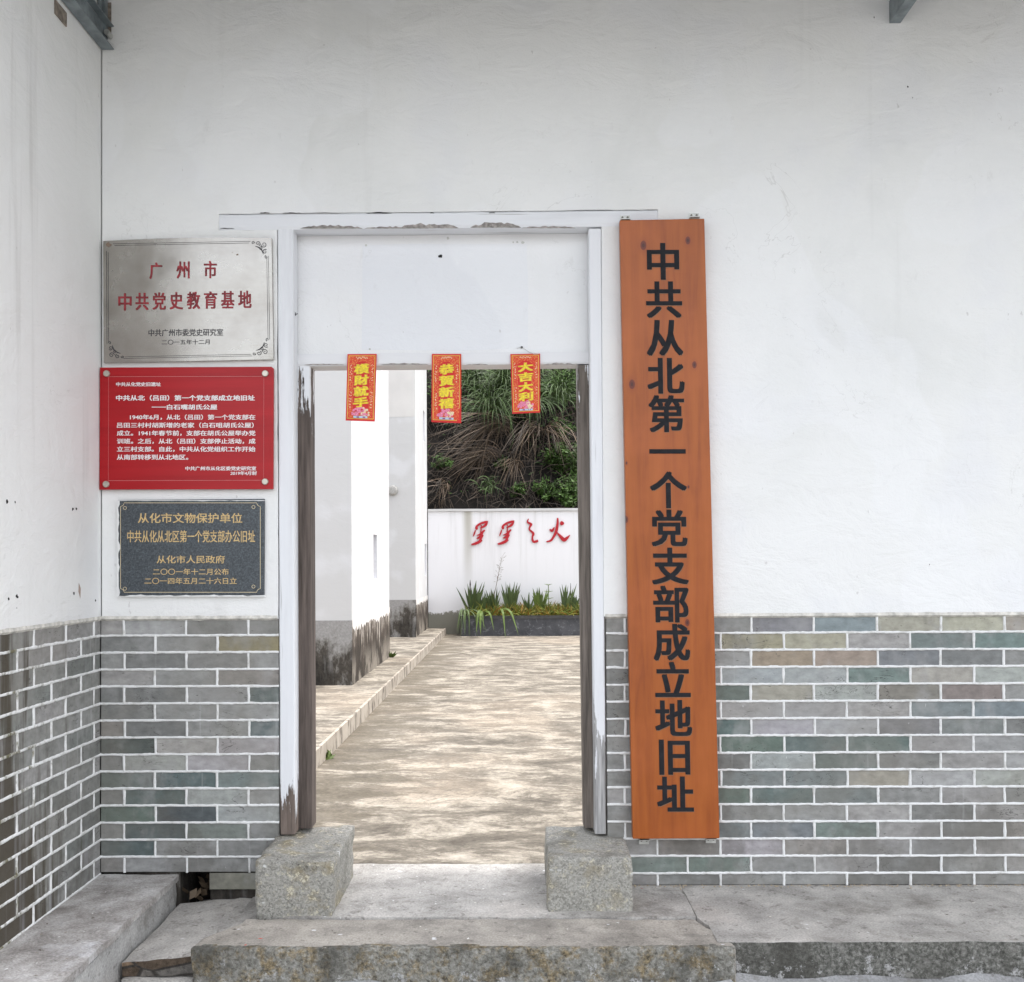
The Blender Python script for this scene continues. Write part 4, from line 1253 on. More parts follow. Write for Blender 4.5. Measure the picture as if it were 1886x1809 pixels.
line_px(kl, bp, 1.0, yk, closed=True)
for (a, b) in ((230, 935.8), (466.8, 934), (230, 1084.4), (466.8, 1080.5)):
    line_px(kl, [(a + 3 * math.cos(k * 0.628), b + 3 * math.sin(k * 0.628)) for k in range(10)], 0.9, yk - 0.0003, closed=True)
kl.build('border_line', M_GOLDLINE, stone)
mrt = MB()
def chip(x0, x1, y, w, vert, seed):
    rng = random.Random(seed)
    n = 26
    a, b = [], []
    for i in range(n + 1):
        t = x0 + (x1 - x0) * i / n
        q = w * max(0.12, 0.55 + 0.9 * noise.noise(Vector((t * 0.06, seed, 0))) + 0.35 * noise.noise(Vector((t * 0.3, seed, 3))))
        a.append((t, y) if not vert else (y, t))
        b.append((t, y + q) if not vert else (y + q, t))
    for i in range(n):
        mrt.pxprism([a[i], a[i + 1], b[i + 1], b[i]], YK - 0.0025, 0.017)
chip(216, 487, 921.5, 1.8, False, 3)
chip(218, 487, 1099, -4.2, False, 6)
chip(922, 1099, 215.5, 5.5, True, 9)
mrt.build('mortar_edge', plain('chipped_white_mortar', (0.78, 0.78, 0.77, 1), 0.9, var=0.08), stone)

# ------------------------------------------------------------------ tall wooden sign
wq = [(1141.5, 405.5), (1297.5, 402.5), (1325.5, 1544.5), (1165.5, 1545.5)]
YW = -0.052
wood = quad_thing('wooden_sign', 'tall orange brown wooden signboard with dark vertical Chinese characters', 'signboard', wq, YW)
wb_ = Vector(wood['_b'])
kn = []
for (a, b, r) in ((1185, 452, 0.012), (1267, 443, 0.010), (1279, 672, 0.009), (1164, 708, 0.012), (1153, 957, 0.009), (1266, 1147, 0.009), (1268, 897, 0.004), (1154, 853, 0.004)):
    q = P(a, b, YW)
    kn.append((q.x - wb_.x, q.z - wb_.z, r))
M_BOARD = mat_board('orange_stained_pine', kn)
wbd = MB()
wbd.pxprism(wq, YW, 0.038)
wbd.build('board', M_BOARD, wood, bevel=0.003)
title = '中共从北第一个党支部成立地旧址'
M_CEDGE = plain('shaded_carved_edge', (0.05, 0.016, 0.008, 1), 0.6)  # painted shadow along the upper left edges of the flat characters
M_CLITE = plain('lit_carved_edge', (0.22, 0.12, 0.07, 1), 0.6)  # painted light on the lower right edges, as if the cut wall were lit
for i, ch in enumerate(title):
    cy = 482.5 + i * 70.15
    cx = 1221.5 + i * (1244.2 - 1221.5) / 14
    wt, we, wl_ = MB(), MB(), MB()
    text_px(wl_, ch, 0, 0, 0, 0, YW - 0.0002, 1.7, em=(cx + 0.5, cy + 1.0, 69, 71), lean=0.018)
    text_px(we, ch, 0, 0, 0, 0, YW - 0.0008, 2.0, em=(cx - 0.3, cy - 0.5, 69, 71), lean=0.018)
    text_px(wt, ch, 0, 0, 0, 0, YW - 0.0014, 1.5, em=(cx, cy, 69, 71), lean=0.018)
    o_ = wt.build('character', M_CHAR, wood)
    we.build('shadow_edge', M_CEDGE, o_)
    if ch != '一': wl_.build('lit_edge', M_CLITE, o_)
for (a, b, up) in ((1151, 402, 1), (1278, 398, 1), (1186, 1549, -1), (1309, 1547, -1)):
    bk_ = MB()
    c = P(a, b, -0.008)
    s_ = up
    bk_.box(c.x - 0.019, c.x + 0.019, -0.0095, -0.0065, c.z - 0.012, c.z + 0.010)
    bk_.box(c.x - 0.019, c.x + 0.019, -0.035, -0.0098, c.z - (0.012 if up > 0 else -0.007), c.z - (0.009 if up > 0 else -0.010))
    bo_ = bk_.build('bracket', M_ZINC, wood)
    for dx in (-0.010, 0.010):
        sc2 = MB()
        sc2.tube([(c.x + dx, -0.0096, c.z + 0.002), (c.x + dx, -0.0125, c.z + 0.002)], 0.0042, 10)
        sc2.build('screw', plain('dull_screw', (0.14, 0.13, 0.11, 1), 0.5, 0.5), bo_)

# ------------------------------------------------------------------ red paper banners
def banner(q, text, label, seed):
    Yb = 0.0585
    bt = thing('paper_banner', label, 'banner', P((q[2][0] + q[3][0]) / 2, (q[2][1] + q[3][1]) / 2, Yb), 'red New Year banners over the doorway')
    rng = random.Random(seed)
    def uv(u, v, d=0.0):
        t = lerp2(q[0], q[1], u)
        b = lerp2(q[3], q[2], u)
        x, y = lerp2(t, b, v)
        curl = 0.007 * math.sin(u * 3 + seed) * v + 0.012 * v * v * (1 if seed % 2 else 0.4) + 0.0012 * math.sin(v * 7 + seed)
        return P(x, y, Yb - curl - d)
    def sheet(mb, u0, u1, v0, v1, d, n=10, arch=0.0):
        vs, fs = [], []
        for j in range(n + 1):
            v = v0 + (v1 - v0) * j / n
            for u in (u0, (u0 + u1) / 2, u1):
                vs.append(uv(u, v, d))
        fs = [(3 * j + k, 3 * j + k + 1, 3 * j + k + 4, 3 * j + k + 3) for j in range(n) for k in range(2)]
        mb.add(vs, fs)
    m1 = MB()
    sheet(m1, 0, 1, 0, 1, 0, 30)
    m1.build('paper', M_BANRED, bt)
    m2 = MB()
    mg = MB()
    sheet(mg, 0.04, 0.96, 0.020, 0.970, 0.0004, 30)
    mg.build('gold_border', M_GOLDF, bt)
    sheet(m2, 0.065, 0.935, 0.031, 0.959, 0.0008, 30)
    # edge line
    m2.build('ornament_frame', M_ORN, bt)
    m3 = MB()
    rows_ = [(0.115, 0.07), (0.122, 0.11), (0.135, 0.15), (0.150, 0.19), (0.168, 0.235), (0.19, 0.27)] + [(0.19 + 0.67 * (k + 1) / 24, 0.27) for k in range(24)]
    vs = []
    for v, hw in rows_: vs += [uv(0.5 - hw, v, 0.0012), uv(0.5, v, 0.0012), uv(0.5 + hw, v, 0.0012)]
    m3.add(vs, [(3 * j + k, 3 * j + k + 1, 3 * j + k + 4, 3 * j + k + 3) for j in range(len(rows_) - 1) for k in range(2)])
    m3.build('centre_panel', M_BANRED, bt)
    for i, ch in enumerate(text):
        vc = 0.222 + i * 0.166
        m4, m5 = MB(), MB()
        gv, gf = glyphs(ch)
        xa_, xb_ = min(a for a, _ in gv), max(a for a, _ in gv)
        ya_, yb_ = min(b for _, b in gv), max(b for _, b in gv)
        for mb, d, bw in ((m4, 0.0017, 0.032), (m5, 0.0024, 0.012)):
            for k, (sx, sy) in enumerate(((-1, -.5), (1, -.5), (-1, .5), (1, .5), (0, 0))):
                vs = []
                for (a, b) in gv:
                    s1_ = (a - xa_) / (xb_ - xa_) * 2 - 1
                    t1_ = (b - ya_) / (yb_ - ya_) * 2 - 1
                    vs.append(uv(0.5 + s1_ * 0.235 + sx * bw, vc - t1_ * 0.070 - s1_ * 0.010 + sy * bw * 0.45, d + 0.00008 * k))
                mb.add(vs, gf)
        o_ = m5.build('character', M_YEL, bt)
        m4.build('gold_edge', M_GOLDF, o_)
    # couplet marks on both sides: small pale dabs, illegible
    m6 = MB()
    for side_ in (0.135, 0.865):
        for k in range(15):
            v = 0.17 + k * 0.045
            if 0.42 < v < 0.55: continue
            for _ in range(3):
                u = side_ + rng.uniform(-0.035, 0.035)
                vv = v + rng.uniform(-0.014, 0.014)
                m6.add([uv(u - 0.02, vv, 0.0012), uv(u, vv - 0.006, 0.0012), uv(u + 0.02, vv + 0.002, 0.0012), uv(u, vv + 0.006, 0.0012)], [(0, 1, 2, 3)])
    for k in range(12):
        u = 0.32 + 0.36 * k / 11
        v = 0.058 + rng.uniform(-0.012, 0.012)
        m6.add([uv(u - 0.014, v, 0.0012), uv(u, v - 0.013, 0.0012), uv(u + 0.014, v, 0.0012), uv(u, v + 0.013, 0.0012)], [(0, 1, 2, 3)])
    m6.build('side_marks', M_CREAM, bt)
    # peony pile and ribbon at the foot
    fl = {0: MB(), 1: MB(), 2: MB()}
    d = 0.0016
    for k in range(46):
        t = rng.random()
        a = math.pi * rng.random()
        u = 0.5 + 0.30 * math.cos(a) * math.sqrt(t)
        v = 0.91 - 0.115 * math.sin(a) * math.sqrt(t)
        r = rng.uniform(0.03, 0.055)
        d += 0.00002
        w = 0 if u < 0.52 else (1 if rng.random() < 0.7 else 0)
        n = 7
        fl[w].add([uv(u + r * math.cos(6.283 * i / n), v + r * 0.42 * math.sin(6.283 * i / n), d) for i in range(n)], [tuple(range(n))])
    sheet(fl[2], 0.26, 0.74, 0.925, 0.955, 0.0028, 2)
    fl[0].build('pink_flowers', M_PINK, bt)
    fl[1].build('cream_flowers', M_CREAM, bt)
    fl[2].build('ribbon', M_BLUE, bt)
    rp = MB()
    for u in (0.37, 0.58):
        sheet(rp, u, u + 0.09, 0.932, 0.950, 0.0032, 2)
    rp.build('ribbon_marks', M_PURP, bt)
    return bt
banner([(640, 652.4), (693.8, 652), (690.3, 776.5), (636.5, 774.8)], '橫財就手', 'red banner reading 橫財就手, hung before the white pier', 1)
banner([(795.4, 652), (849.5, 652), (849.5, 779.6), (794.7, 777.5)], '恭賀新禧', 'red banner reading 恭賀新禧, where pier and green bank meet', 2)
banner([(940, 652.4), (994.7, 651.4), (994.7, 760), (943.6, 762.4)], '大吉大利', 'shorter red banner reading 大吉大利, hung before the green bank', 3)

# ------------------------------------------------------------------ canopy and its steel beams over the front
can = thing('canopy', 'pale sheet metal canopy on steel beams above the front wall', 'canopy', (2.3, -0.55, 3.45))
cs = MB()
vs, fs = [], []
nx = 160
CD = 1.45
for i in range(nx + 1):
    x = XC + 0.01 + (XR - XC - 0.01) * i / nx
    zz = 0.012 * math.sin(i * math.pi / 2)
    vs += [(x, -CD, 3.50 + zz), (x, -0.01, 3.60 + zz), (x, -CD, 3.502 + zz), (x, -0.01, 3.602 + zz)]
fs = [(4 * i, 4 * i + 1, 4 * i + 5, 4 * i + 4) for i in range(nx)] + [(4 * i + 2, 4 * i + 3, 4 * i + 7, 4 * i + 6) for i in range(nx)]
cs.add(vs, fs)
cs.build('roof_sheet', M_SHEET, can)
pu = MB()
for y in (-1.38, -0.75, -0.12):
    pu.box(XC + 0.02, XR, y - 0.03, y + 0.03, 3.43 + (y + 1.45) * 0.065, 3.485 + (y + 1.45) * 0.065)
pu.build('purlins', M_GALV, can)
def channel(name, x, z, label, mirror, y1=-1.42):
    t = thing(name, label, 'steel beam', (x, -0.5, z), None)
    mb = MB()
    w, h, th = 0.042, 0.085, 0.003
    s_ = -1 if mirror else 1
    xs = sorted((x, x + s_ * th))
    mb.box(xs[0], xs[1], y1, -0.008, z, z + h)
    for zz in (z, z + h - th):
        a, b = sorted((x + s_ * th, x + s_ * w))
        mb.box(a, b, y1, -0.008, zz, zz + th)
    mb.build('channel', M_GALV, t)
    return t
zR = P(1640, 40, -0.02).z
b2 = channel('canopy_beam', P(1640, 30, -0.02).x, zR, 'short steel channel beam with bright end at upper right of white wall', False)
en = MB()
cx = P(1640, 30, -0.02).x
en.add([(cx + 0.003, -0.009, zR + 0.003), (cx + 0.042, -0.009, zR + 0.003), (cx + 0.042, -0.075, zR + 0.0032), (cx + 0.003, -0.075, zR + 0.0032)], [(0, 1, 2, 3)])
en.build('bright_plate', plain('bright_zinc', (0.75, 0.75, 0.76, 1), 0.35, 0.4), b2)
# corner beam with its upright
zL = P(182, 88, -0.02).z
b1 = thing('corner_beam', 'weathered steel corner beam and upright at the top left corner', 'steel beam', (XC + 0.04, -0.3, zL))
mb = MB()
xw = XC + 0.022
mb.box(xw, xw + 0.004, -1.42, -0.010, zL, zL + 0.085)
mb.box(xw - 0.013, xw + 0.034, -1.42, -0.010, zL - 0.004, zL - 0.0005)
mb.box(xw + 0.0045, xw + 0.034, -1.42, -0.010, zL + 0.0855, zL + 0.089)
mb.build('channel', M_GALV, b1)
mb = MB()
xu = P(166, 20, -0.03).x
for k in range(3):
    mb.box(xu + 0.006 + 0.017 * k, xu + 0.017 + 0.017 * k, -0.050 + 0.008 * (k % 2), -0.0095, zL + 0.03, 3.46)
mb.box(xu + 0.004, xu + 0.060, -0.034, -0.009, zL + 0.035, 3.455)
mb.build('upright', M_GALV, b1)
mb = MB()
pc = P(120, 28, -0.3)
mb.box(XC + 0.005, XC + 0.0095, PXp(108, 30, XC).y - 0.045, PXp(108, 30, XC).y + 0.045, PXp(110, 40, XC).z, PXp(110, 40, XC).z + 0.05)
mb.build('rusty_plate', M_RUST, b1)
mb = MB()
c = P(199, 62, -0.03)
mb.tube([(c.x, -0.008, c.z), (c.x, -0.045, c.z)], 0.011, 8)
mb.build('bolt', M_ZINC, b1)
mb = MB()
c0, c1 = P(196, 70, -0.007), P(205, 5, -0.007)
mb.box(c0.x, c1.x, -0.0085, -0.0062, c0.z, c1.z)
mb.build('rust_plate', M_RUST, b1)

# ------------------------------------------------------------------ courtyard beyond the door
ZC = -0.018
D0 = 3.9
xk = -1.24
cf = MB()
nx, ny = 30, 60
x0, x1, y0, y1 = xk, 7.0, 0.286, 14.6
vs, fs = [], []
for j in range(ny + 1):
    for i in range(nx + 1):
        x, y = x0 + (x1 - x0) * i / nx, y0 + (y1 - y0) * j / ny
        vs.append((x, y, ZC + 0.006 * noise.noise(Vector((x * 1.3, y * 1.3, 1)))))
fs = [(j * (nx + 1) + i, j * (nx + 1) + i + 1, (j + 1) * (nx + 1) + i + 1, (j + 1) * (nx + 1) + i) for j in range(ny) for i in range(nx)]
cf.add(vs, fs)
struct(cf.build('courtyard', M_COURT))
zp = 0.092
kp = rough_box(-5.0, xk - 0.001, 0.30, 14.2, Z_G + 0.005, zp, 0.16, 0.004, 0.012, 61)
struct(kp.build('raised_walk', mat_court('stained_walk_concrete', 0.0)))
ke = MB()
rng = random.Random(8)
y = 0.31
for i in range(44):
    l = 0.318
    ke.box(xk, xk + 0.022 + rng.uniform(-0.001, 0.001), y, y + l - 0.003, ZC - 0.02, zp + 0.004 + rng.uniform(-0.001, 0.001))
    y += l
def mat_kerb():
    t = NT('cream_kerb_tiles', 0.85, 0.2)
    n = t.noise(5, 4, 0.6)
    c = t.ramp(n, (0.3, (0.33, 0.285, 0.235, 1)), (0.7, (0.46, 0.41, 0.345, 1)))
    d = t.noise(9, 5, 0.7, scale=(1, 1, 0.35), loc=(3, 1, 2))
    c = t.mix(t.math('MULTIPLY', t.smooth(d, 0.50, 0.60), 0.8), c, (0.10, 0.085, 0.07, 1))
    return t.out(c)
struct(ke.build('kerb', mat_kerb()))

def pier(label, yA, yB, xr, xl, slits, zbase):
    t = thing('white_pier', label, 'wall', ((xr + xl) / 2, (yA + yB) / 2, zp), 'white walls along the raised walk')
    ztop = 7.0
    zb = zbase
    b = MB()
    b.box(xl, xr + 0.004, yA - 0.004, yB + 0.004, zp - 0.02, zb)
    b.mi = [0, 1, 1, 0, 0, 0]
    b.build('plinth', [M_BASE, M_BASES], t)
    dr = MB()                       # ragged lower edge of the whitewash
    rg = random.Random(int(yA * 100))
    nn = int((yB - yA) / 0.05)
    lowp = []
    for i in range(nn + 1):
        y = yA + (yB - yA) * i / nn
        lowp.append((xr + 0.0055, y, zb - 0.05 - 0.09 * abs(noise.noise(Vector((y * 6, 1, 3)))) - 0.03 * rg.random()))
    vs_ = [(xr + 0.0055, p_[1], zb + 0.002) for p_ in lowp] + lowp
    dr.add(vs_, [(i, i + 1, nn + 2 + i, nn + 1 + i) for i in range(nn)])
    nn2 = 40
    dr.build('whitewash_edge', plain('thin_whitewash', (0.66, 0.63, 0.60, 1), 0.9, var=0.2, sc=12), t)
    w = MB()
    # right face with real slots, front, back, left, top
    slots = []
    cuts_y = sorted({yA, yB} | {v for s_ in slits for v in (s_[0], s_[1])})
    cuts_z = sorted({zb, ztop} | {v for s_ in slits for v in (s_[2], s_[3])})
    for ya_, yb_ in zip(cuts_y[:-1], cuts_y[1:]):
        for za_, zb_ in zip(cuts_z[:-1], cuts_z[1:]):
            hole = any(s_[0] <= ya_ + 1e-6 and yb_ <= s_[1] + 1e-6 and s_[2] <= za_ + 1e-6 and zb_ <= s_[3] + 1e-6 for s_ in slits)
            if not hole: w.add([(xr, ya_, za_), (xr, yb_, za_), (xr, yb_, zb_), (xr, ya_, zb_)], [(0, 1, 2, 3)])
    w.add([(xl, yA, zb), (xr, yA, zb), (xr, yA, ztop), (xl, yA, ztop), (xl, yB, zb), (xr, yB, zb), (xr, yB, ztop), (xl, yB, ztop)], [(0, 1, 2, 3), (4, 5, 6, 7), (0, 4, 7, 3), (3, 2, 6, 7)])
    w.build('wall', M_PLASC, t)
    for s_ in slits:
        m_ = MB()
        a, b2_, c, d = s_
        dd = 0.07
        m_.add([(xr, a, c), (xr, b2_, c), (xr, b2_, d), (xr, a, d), (xr - dd, a, c), (xr - dd, b2_, c), (xr - dd, b2_, d), (xr - dd, a, d)], [(0, 1, 5, 4), (1, 2, 6, 5), (2, 3, 7, 6), (3, 0, 4, 7), (4, 5, 6, 7)])
        m_.build('slot_window', plain('grey_slot', (0.62, 0.62, 0.64, 1), 0.9, var=0.06), t)
    return t
q1 = PZ(650, 1262, zp)
q2 = PZ(723, 1210, zp)
q3 = PZ(765, 1173.5, zp)
xp = (q1.x + q3.x) / 2
def slit(xa, xb, ya, yb, x):
    A, B = PXp(xa, yb, x), PXp(xb, yb, x)
    C = PXp((xa + xb) / 2, ya, x)
    D = PXp((xa + xb) / 2, yb, x)
    return (A.y, B.y, D.z, C.z)
z1 = P(600, 1143, q1.y).z
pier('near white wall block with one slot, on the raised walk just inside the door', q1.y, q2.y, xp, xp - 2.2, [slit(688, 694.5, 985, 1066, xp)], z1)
z2 = P(740, 1105, q3.y).z
YBW = 13.75
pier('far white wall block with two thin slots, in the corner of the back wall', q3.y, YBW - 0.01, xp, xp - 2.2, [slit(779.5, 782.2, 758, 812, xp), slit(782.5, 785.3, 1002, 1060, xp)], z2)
far_pier = [o for o in bpy.data.objects if o.get('category') == 'wall' and str(o.get('label')).startswith('far white')][0]
m_ = MB()
za_ = P(745, 770, q3.y).z
m_.add([(xp - 2.2, q3.y - 0.003, za_), (xp - 0.002, q3.y - 0.003, za_ + 0.02), (xp - 0.002, q3.y - 0.003, 7.0), (xp - 2.2, q3.y - 0.003, 7.0)], [(0, 1, 2, 3)])
m_.build('repainted_band', plain('beige_wall_paint', (0.66, 0.64, 0.615, 1), 0.9, var=0.05, sc=3), far_pier)
# round vent cap fixed on it
vc = P(723.5, 903.5, q3.y)
vt = thing('vent_cap', 'small round grey vent cap on the far white wall', 'vent', (vc.x, q3.y, vc.z))
mb = MB()
mb.tube([vc + Vector((0, 0.01, 0)), vc + Vector((0, -0.035, 0)), vc + Vector((0, -0.055, 0)), vc + Vector((0, -0.06, 0))], [0.076, 0.076, 0.060, 0.030], 20)
mb.build('cap', plain('grey_plastic', (0.38, 0.37, 0.35, 1), 0.6, var=0.25, sc=60), vt)
mb = MB()
mb.tube([vc + Vector((0, 0.005, 0)), vc + Vector((0, -0.012, 0))], [0.088, 0.088], 20)
mb.build('rim', plain('grey_rim', (0.50, 0.50, 0.48, 1), 0.6), vt)

# back wall, coping and red slogan
ztw = P(930, 937, YBW).z
back = thing('back_wall', 'low white rendered back wall carrying a red four character slogan', 'wall', (1.5, YBW + 0.1, ZC))
mb = MB()
xb0, xb1 = xp + 0.012, 7.0
mb.box(xb0, xb1, YBW, YBW + 0.2, ZC - 0.1, ztw - 0.045)
def mat_backwall():
    t = NT('rained_white_render', 0.88, 0.2)
    X, Y, Z = t.sep()
    c = (0.79, 0.785, 0.80, 1)
    st = t.noise(5, 5, 0.65, scale=(1, 1, 0.05))
    k = t.smooth(Z, 0.4, 2.3)
    c = t.mix(t.math('MULTIPLY', t.math('MULTIPLY', t.smooth(st, 0.50, 0.72), k), 0.45), c, (0.40, 0.39, 0.36, 1))
    ft = t.noise(3.5, 6, 0.7, loc=(4, 2, 9))
    m = t.smooth(t.math('ADD', ft, t.math('MULTIPLY', t.smooth(Z, 0.75, 0.15), 0.62)), 0.86, 0.94)
    c = t.mix(m, c, (0.22, 0.215, 0.18, 1))
    dx = t.math('ABSOLUTE', t.math('SUBTRACT', X, -2.33))
    c = t.mix(t.math('MULTIPLY', t.math('MULTIPLY', t.smooth(dx, 0.11, 0.02), k), 0.7), c, (0.38, 0.36, 0.29, 1))
    t.bump(t.noise(20, 5), 0.25, 0.005)
    return t.out(c)
mb.build('wall', mat_backwall(), back)
mb = MB()
nn = 70
vs = []
for i in range(nn + 1):
    x = xb0 + (xb1 - xb0) * i / nn
    w = 0.006 * noise.noise(Vector((x * 3, 4, 2)))
    vs += [(x, YBW - 0.03, ztw - 0.043 + w), (x, YBW - 0.03, ztw + w), (x, YBW + 0.23, ztw + w), (x, YBW + 0.23, ztw - 0.043 + w)]
mb.add(vs, [(4 * i + k, 4 * i + (k + 1) % 4, 4 * i + 4 + (k + 1) % 4, 4 * i + 4 + k) for i in range(nn) for k in range(4)] + [(0, 1, 2, 3), (4 * nn + 3, 4 * nn + 2, 4 * nn + 1, 4 * nn)])
mb.build('coping', M_PLASC, back)
ZM = 6.287
zx = lambda a, b: (780 + a / ZM, 930 + b / ZM)
STAR = [[(605, 275, 14), (618, 247, 22), (660, 216, 20), (718, 199, 24), (748, 187, 4)], [(745, 195, 6), (722, 230, 26), (690, 255, 20), (655, 268, 8)], [(612, 250, 20), (614, 270, 30), (616, 287, 18)], [(655, 232, 8), (670, 240, 10), (668, 262, 8)],
        [(602, 292, 8), (590, 328, 16), (576, 365, 6)], [(668, 265, 12), (665, 300, 12), (660, 322, 12)], [(616, 354, 8), (655, 340, 16), (698, 302, 20), (712, 292, 8)], [(692, 305, 16), (668, 352, 18), (616, 391, 10)],
        [(616, 391, 8), (655, 378, 16), (692, 350, 12)], [(690, 350, 14), (664, 395, 18), (640, 425, 20)], [(554, 459, 14), (590, 452, 24), (640, 431, 30), (677, 407, 18)]]
ZHI = [[(1215, 160, 8), (1206, 200, 18), (1247, 224, 24), (1232, 255, 18), (1226, 285, 16), (1271, 330, 26), (1262, 370, 18), (1262, 403, 22), (1280, 428, 24), (1328, 415, 26)]]
HUO = [[(1554, 152, 14), (1552, 220, 26), (1535, 310, 30), (1500, 380, 24), (1470, 415, 22), (1424, 426, 12)], [(1462, 280, 10), (1488, 300, 30), (1516, 258, 8)], [(1616, 196, 30), (1604, 212, 44), (1588, 232, 20)], [(1545, 318, 10), (1590, 370, 32), (1628, 405, 38), (1660, 385, 28), (1698, 347, 4)]]
for strokes, ox, oy in ((STAR, 0, 0), (STAR, 305, -5), (ZHI, 0, 0), (HUO, 0, 0)):
    mb = MB()
    for si, s_ in enumerate(strokes):
        # smooth the stroke
        pts = []
        for i in range(len(s_) - 1):
            p0, p1, p2, p3 = s_[max(0, i - 1)], s_[i], s_[i + 1], s_[min(len(s_) - 1, i + 2)]
            for k in range(5):
                t = k / 5
                pts.append(tuple(0.5 * ((2 * p1[c]) + (-p0[c] + p2[c]) * t + (2 * p0[c] - 5 * p1[c] + 4 * p2[c] - p3[c]) * t * t + (-p0[c] + 3 * p1[c] - 3 * p2[c] + p3[c]) * t ** 3) for c in range(3)))
        pts.append(s_[-1])
        lft, rgt = [], []
        for i in range(len(pts)):
            a, b = pts[max(0, i - 1)], pts[min(len(pts) - 1, i + 1)]
            dx, dy = b[0] - a[0], b[1] - a[1]
            l = math.hypot(dx, dy) or 1
            w = max(2, pts[i][2]) / 2 * 1.1
            lft.append((pts[i][0] - dy / l * w, pts[i][1] + dx / l * w))
            rgt.append((pts[i][0] + dy / l * w, pts[i][1] - dx / l * w))
        Yc = YBW - 0.020 - 0.0012 * si
        vs = []
        for (a, b) in lft + rgt:
            q = P(*zx(a + ox, b + oy), YBW - 0.02)
            vs.append(Vector((q.x, Yc, q.z)))
        n_ = len(lft)
        m0 = len(vs)
        vs += [Vector((v.x, YBW - 0.004, v.z)) for v in vs]
        fs = [(i, i + 1, n_ + i + 1, n_ + i) for i in range(n_ - 1)] + [(i, i + 1, m0 + i + 1, m0 + i) for i in range(n_ - 1)] + [(n_ + i, n_ + i + 1, m0 + n_ + i + 1, m0 + n_ + i) for i in range(n_ - 1)]
        fs += [(0, n_, m0 + n_, m0), (n_ - 1, 2 * n_ - 1, m0 + 2 * n_ - 1, m0 + n_ - 1)]
        mb.add(vs, fs)
    mb.build('slogan_character', M_REDSIGN, back)

# planter
pq = PZ(849, 1172, ZC)
YPf = pq.y
xP0, xP1 = pq.x, 5.0
zPt = P(930, 1134, YPf).z
zPm = P(930, 1140, YPf).z
plt = thing('stone_planter', 'long dark stone planter box against the white back wall', 'planter', ((xP0 + xP1) / 2, (YPf + YBW) / 2, ZC))
mb = MB()
x = xP0
i = 0
while x < xP1:
    w = min(0.72, xP1 - x)
    mb.box(x + 0.0015, x + w - 0.0015, YPf + 0.001 * (i % 3), YPf + 0.03, ZC - 0.01, zPm)
    x += w
    i += 1
mb.box(xP0, xP0 + 0.03, YPf + 0.031, YBW - 0.003, ZC - 0.01, zPm)
mb.build('side_slabs', M_PBOX, plt)
mb = MB()
mb.box(xP0 - 0.012, xP1, YPf - 0.014, YPf + 0.07, zPm + 0.001, zPt)
mb.box(xP0 - 0.012, xP0 + 0.06, YPf + 0.071, YBW - 0.003, zPm + 0.001, zPt)
mb.build('rim', plain('dark_stone_rim', (0.060, 0.060, 0.060, 1), 0.6, var=0.4, sc=9), plt)
mb = MB()
mb.box(xP0 + 0.031, xP1, YPf + 0.071, YBW - 0.004, ZC, zPt - 0.02)
mb.build('soil', M_SOIL, plt)

# ------------------------------------------------------------------ planting
def blade(mb, base, az, length, lean, droop, width, col, seg=6, nrm=None, taper=1.0, early=1.0):
    """a strap leaf that rises from base, leans by `lean` and bends over by `droop`"""
    pts, ws = [], []
    h = Vector((math.cos(az), math.sin(az), 0))
    p = Vector(base)
    a = lean
    for i in range(seg + 1):
        t = i / seg
        pts.append(p.copy())
        ws.append(width * (1 - t ** (1.6 * taper)) * (0.55 + 0.9 * t if t < 0.5 else 1.0) + 0.0006)
        p = p + (h * math.sin(a) + Vector((0, 0, 1)) * math.cos(a)) * (length / seg)
        a = lean + droop * min(1.0, (i + 1) / seg * early)
    side = Vector((-h.y, h.x, 0))
    mb.ribbon(pts, ws, nrm or (h * 0.9 + Vector((0, -0.25, 0.35))).cross(side).cross(side) if False else nrm or Vector((h.x * 0.3, h.y * 0.3 - 0.8, 0.5)), col)
def vary(rng, lo=0.7, hi=1.35, warm=0.0):
    k = rng.uniform(lo, hi)
    return (k * (1 + warm * rng.random()), k, k * (1 - 0.4 * warm * rng.random()), 1)
def plant(name, label, cat, px, kind, n, hgt, seed, mat, group=None, dy=0.16, wid=0.03):
    rng = random.Random(seed)
    b = P(px, 1134, YPf + dy)
    b.z = zPt - 0.03
    t = thing(name, label, cat, b, group)
    m = MB()
    for k in range(n):
        az = rng.uniform(0, 6.283)
        bb = b + Vector((rng.uniform(-0.03, 0.03), rng.uniform(-0.03, 0.03), 0))
        if kind == 'spear': blade(m, bb, az, hgt * rng.uniform(0.6, 1.0), rng.uniform(0.03, 0.40), rng.uniform(-0.1, 0.3), wid * rng.uniform(0.8, 1.2), vary(rng))
        elif kind == 'strap': blade(m, bb, rng.gauss(-1.57, 0.45), hgt * rng.uniform(0.8, 1.1), rng.uniform(0.3, 0.6), rng.uniform(2.2, 2.6), wid * rng.uniform(0.8, 1.1), vary(rng, 0.9, 1.5), 10, early=1.9)
        else: blade(m, bb, az, hgt * rng.uniform(0.5, 1.0), rng.uniform(0.1, 0.9), rng.uniform(0, 0.9), wid, vary(rng, 0.8, 1.4, 0.5), 4)
    m.build('leaves', mat, t)
    return t
G = 'plants in the stone planter'
plant('succulent_plant', 'tallest dark spear leaved succulent at the left end of the planter', 'plant', 870, 'spear', 34, 0.66, 1, M_AGAVE, G, wid=0.062)
plant('succulent_plant', 'spear leaved succulent between the tall one and the leaning stalk', 'plant', 890, 'spear', 24, 0.46, 2, M_AGAVE, G, wid=0.055)
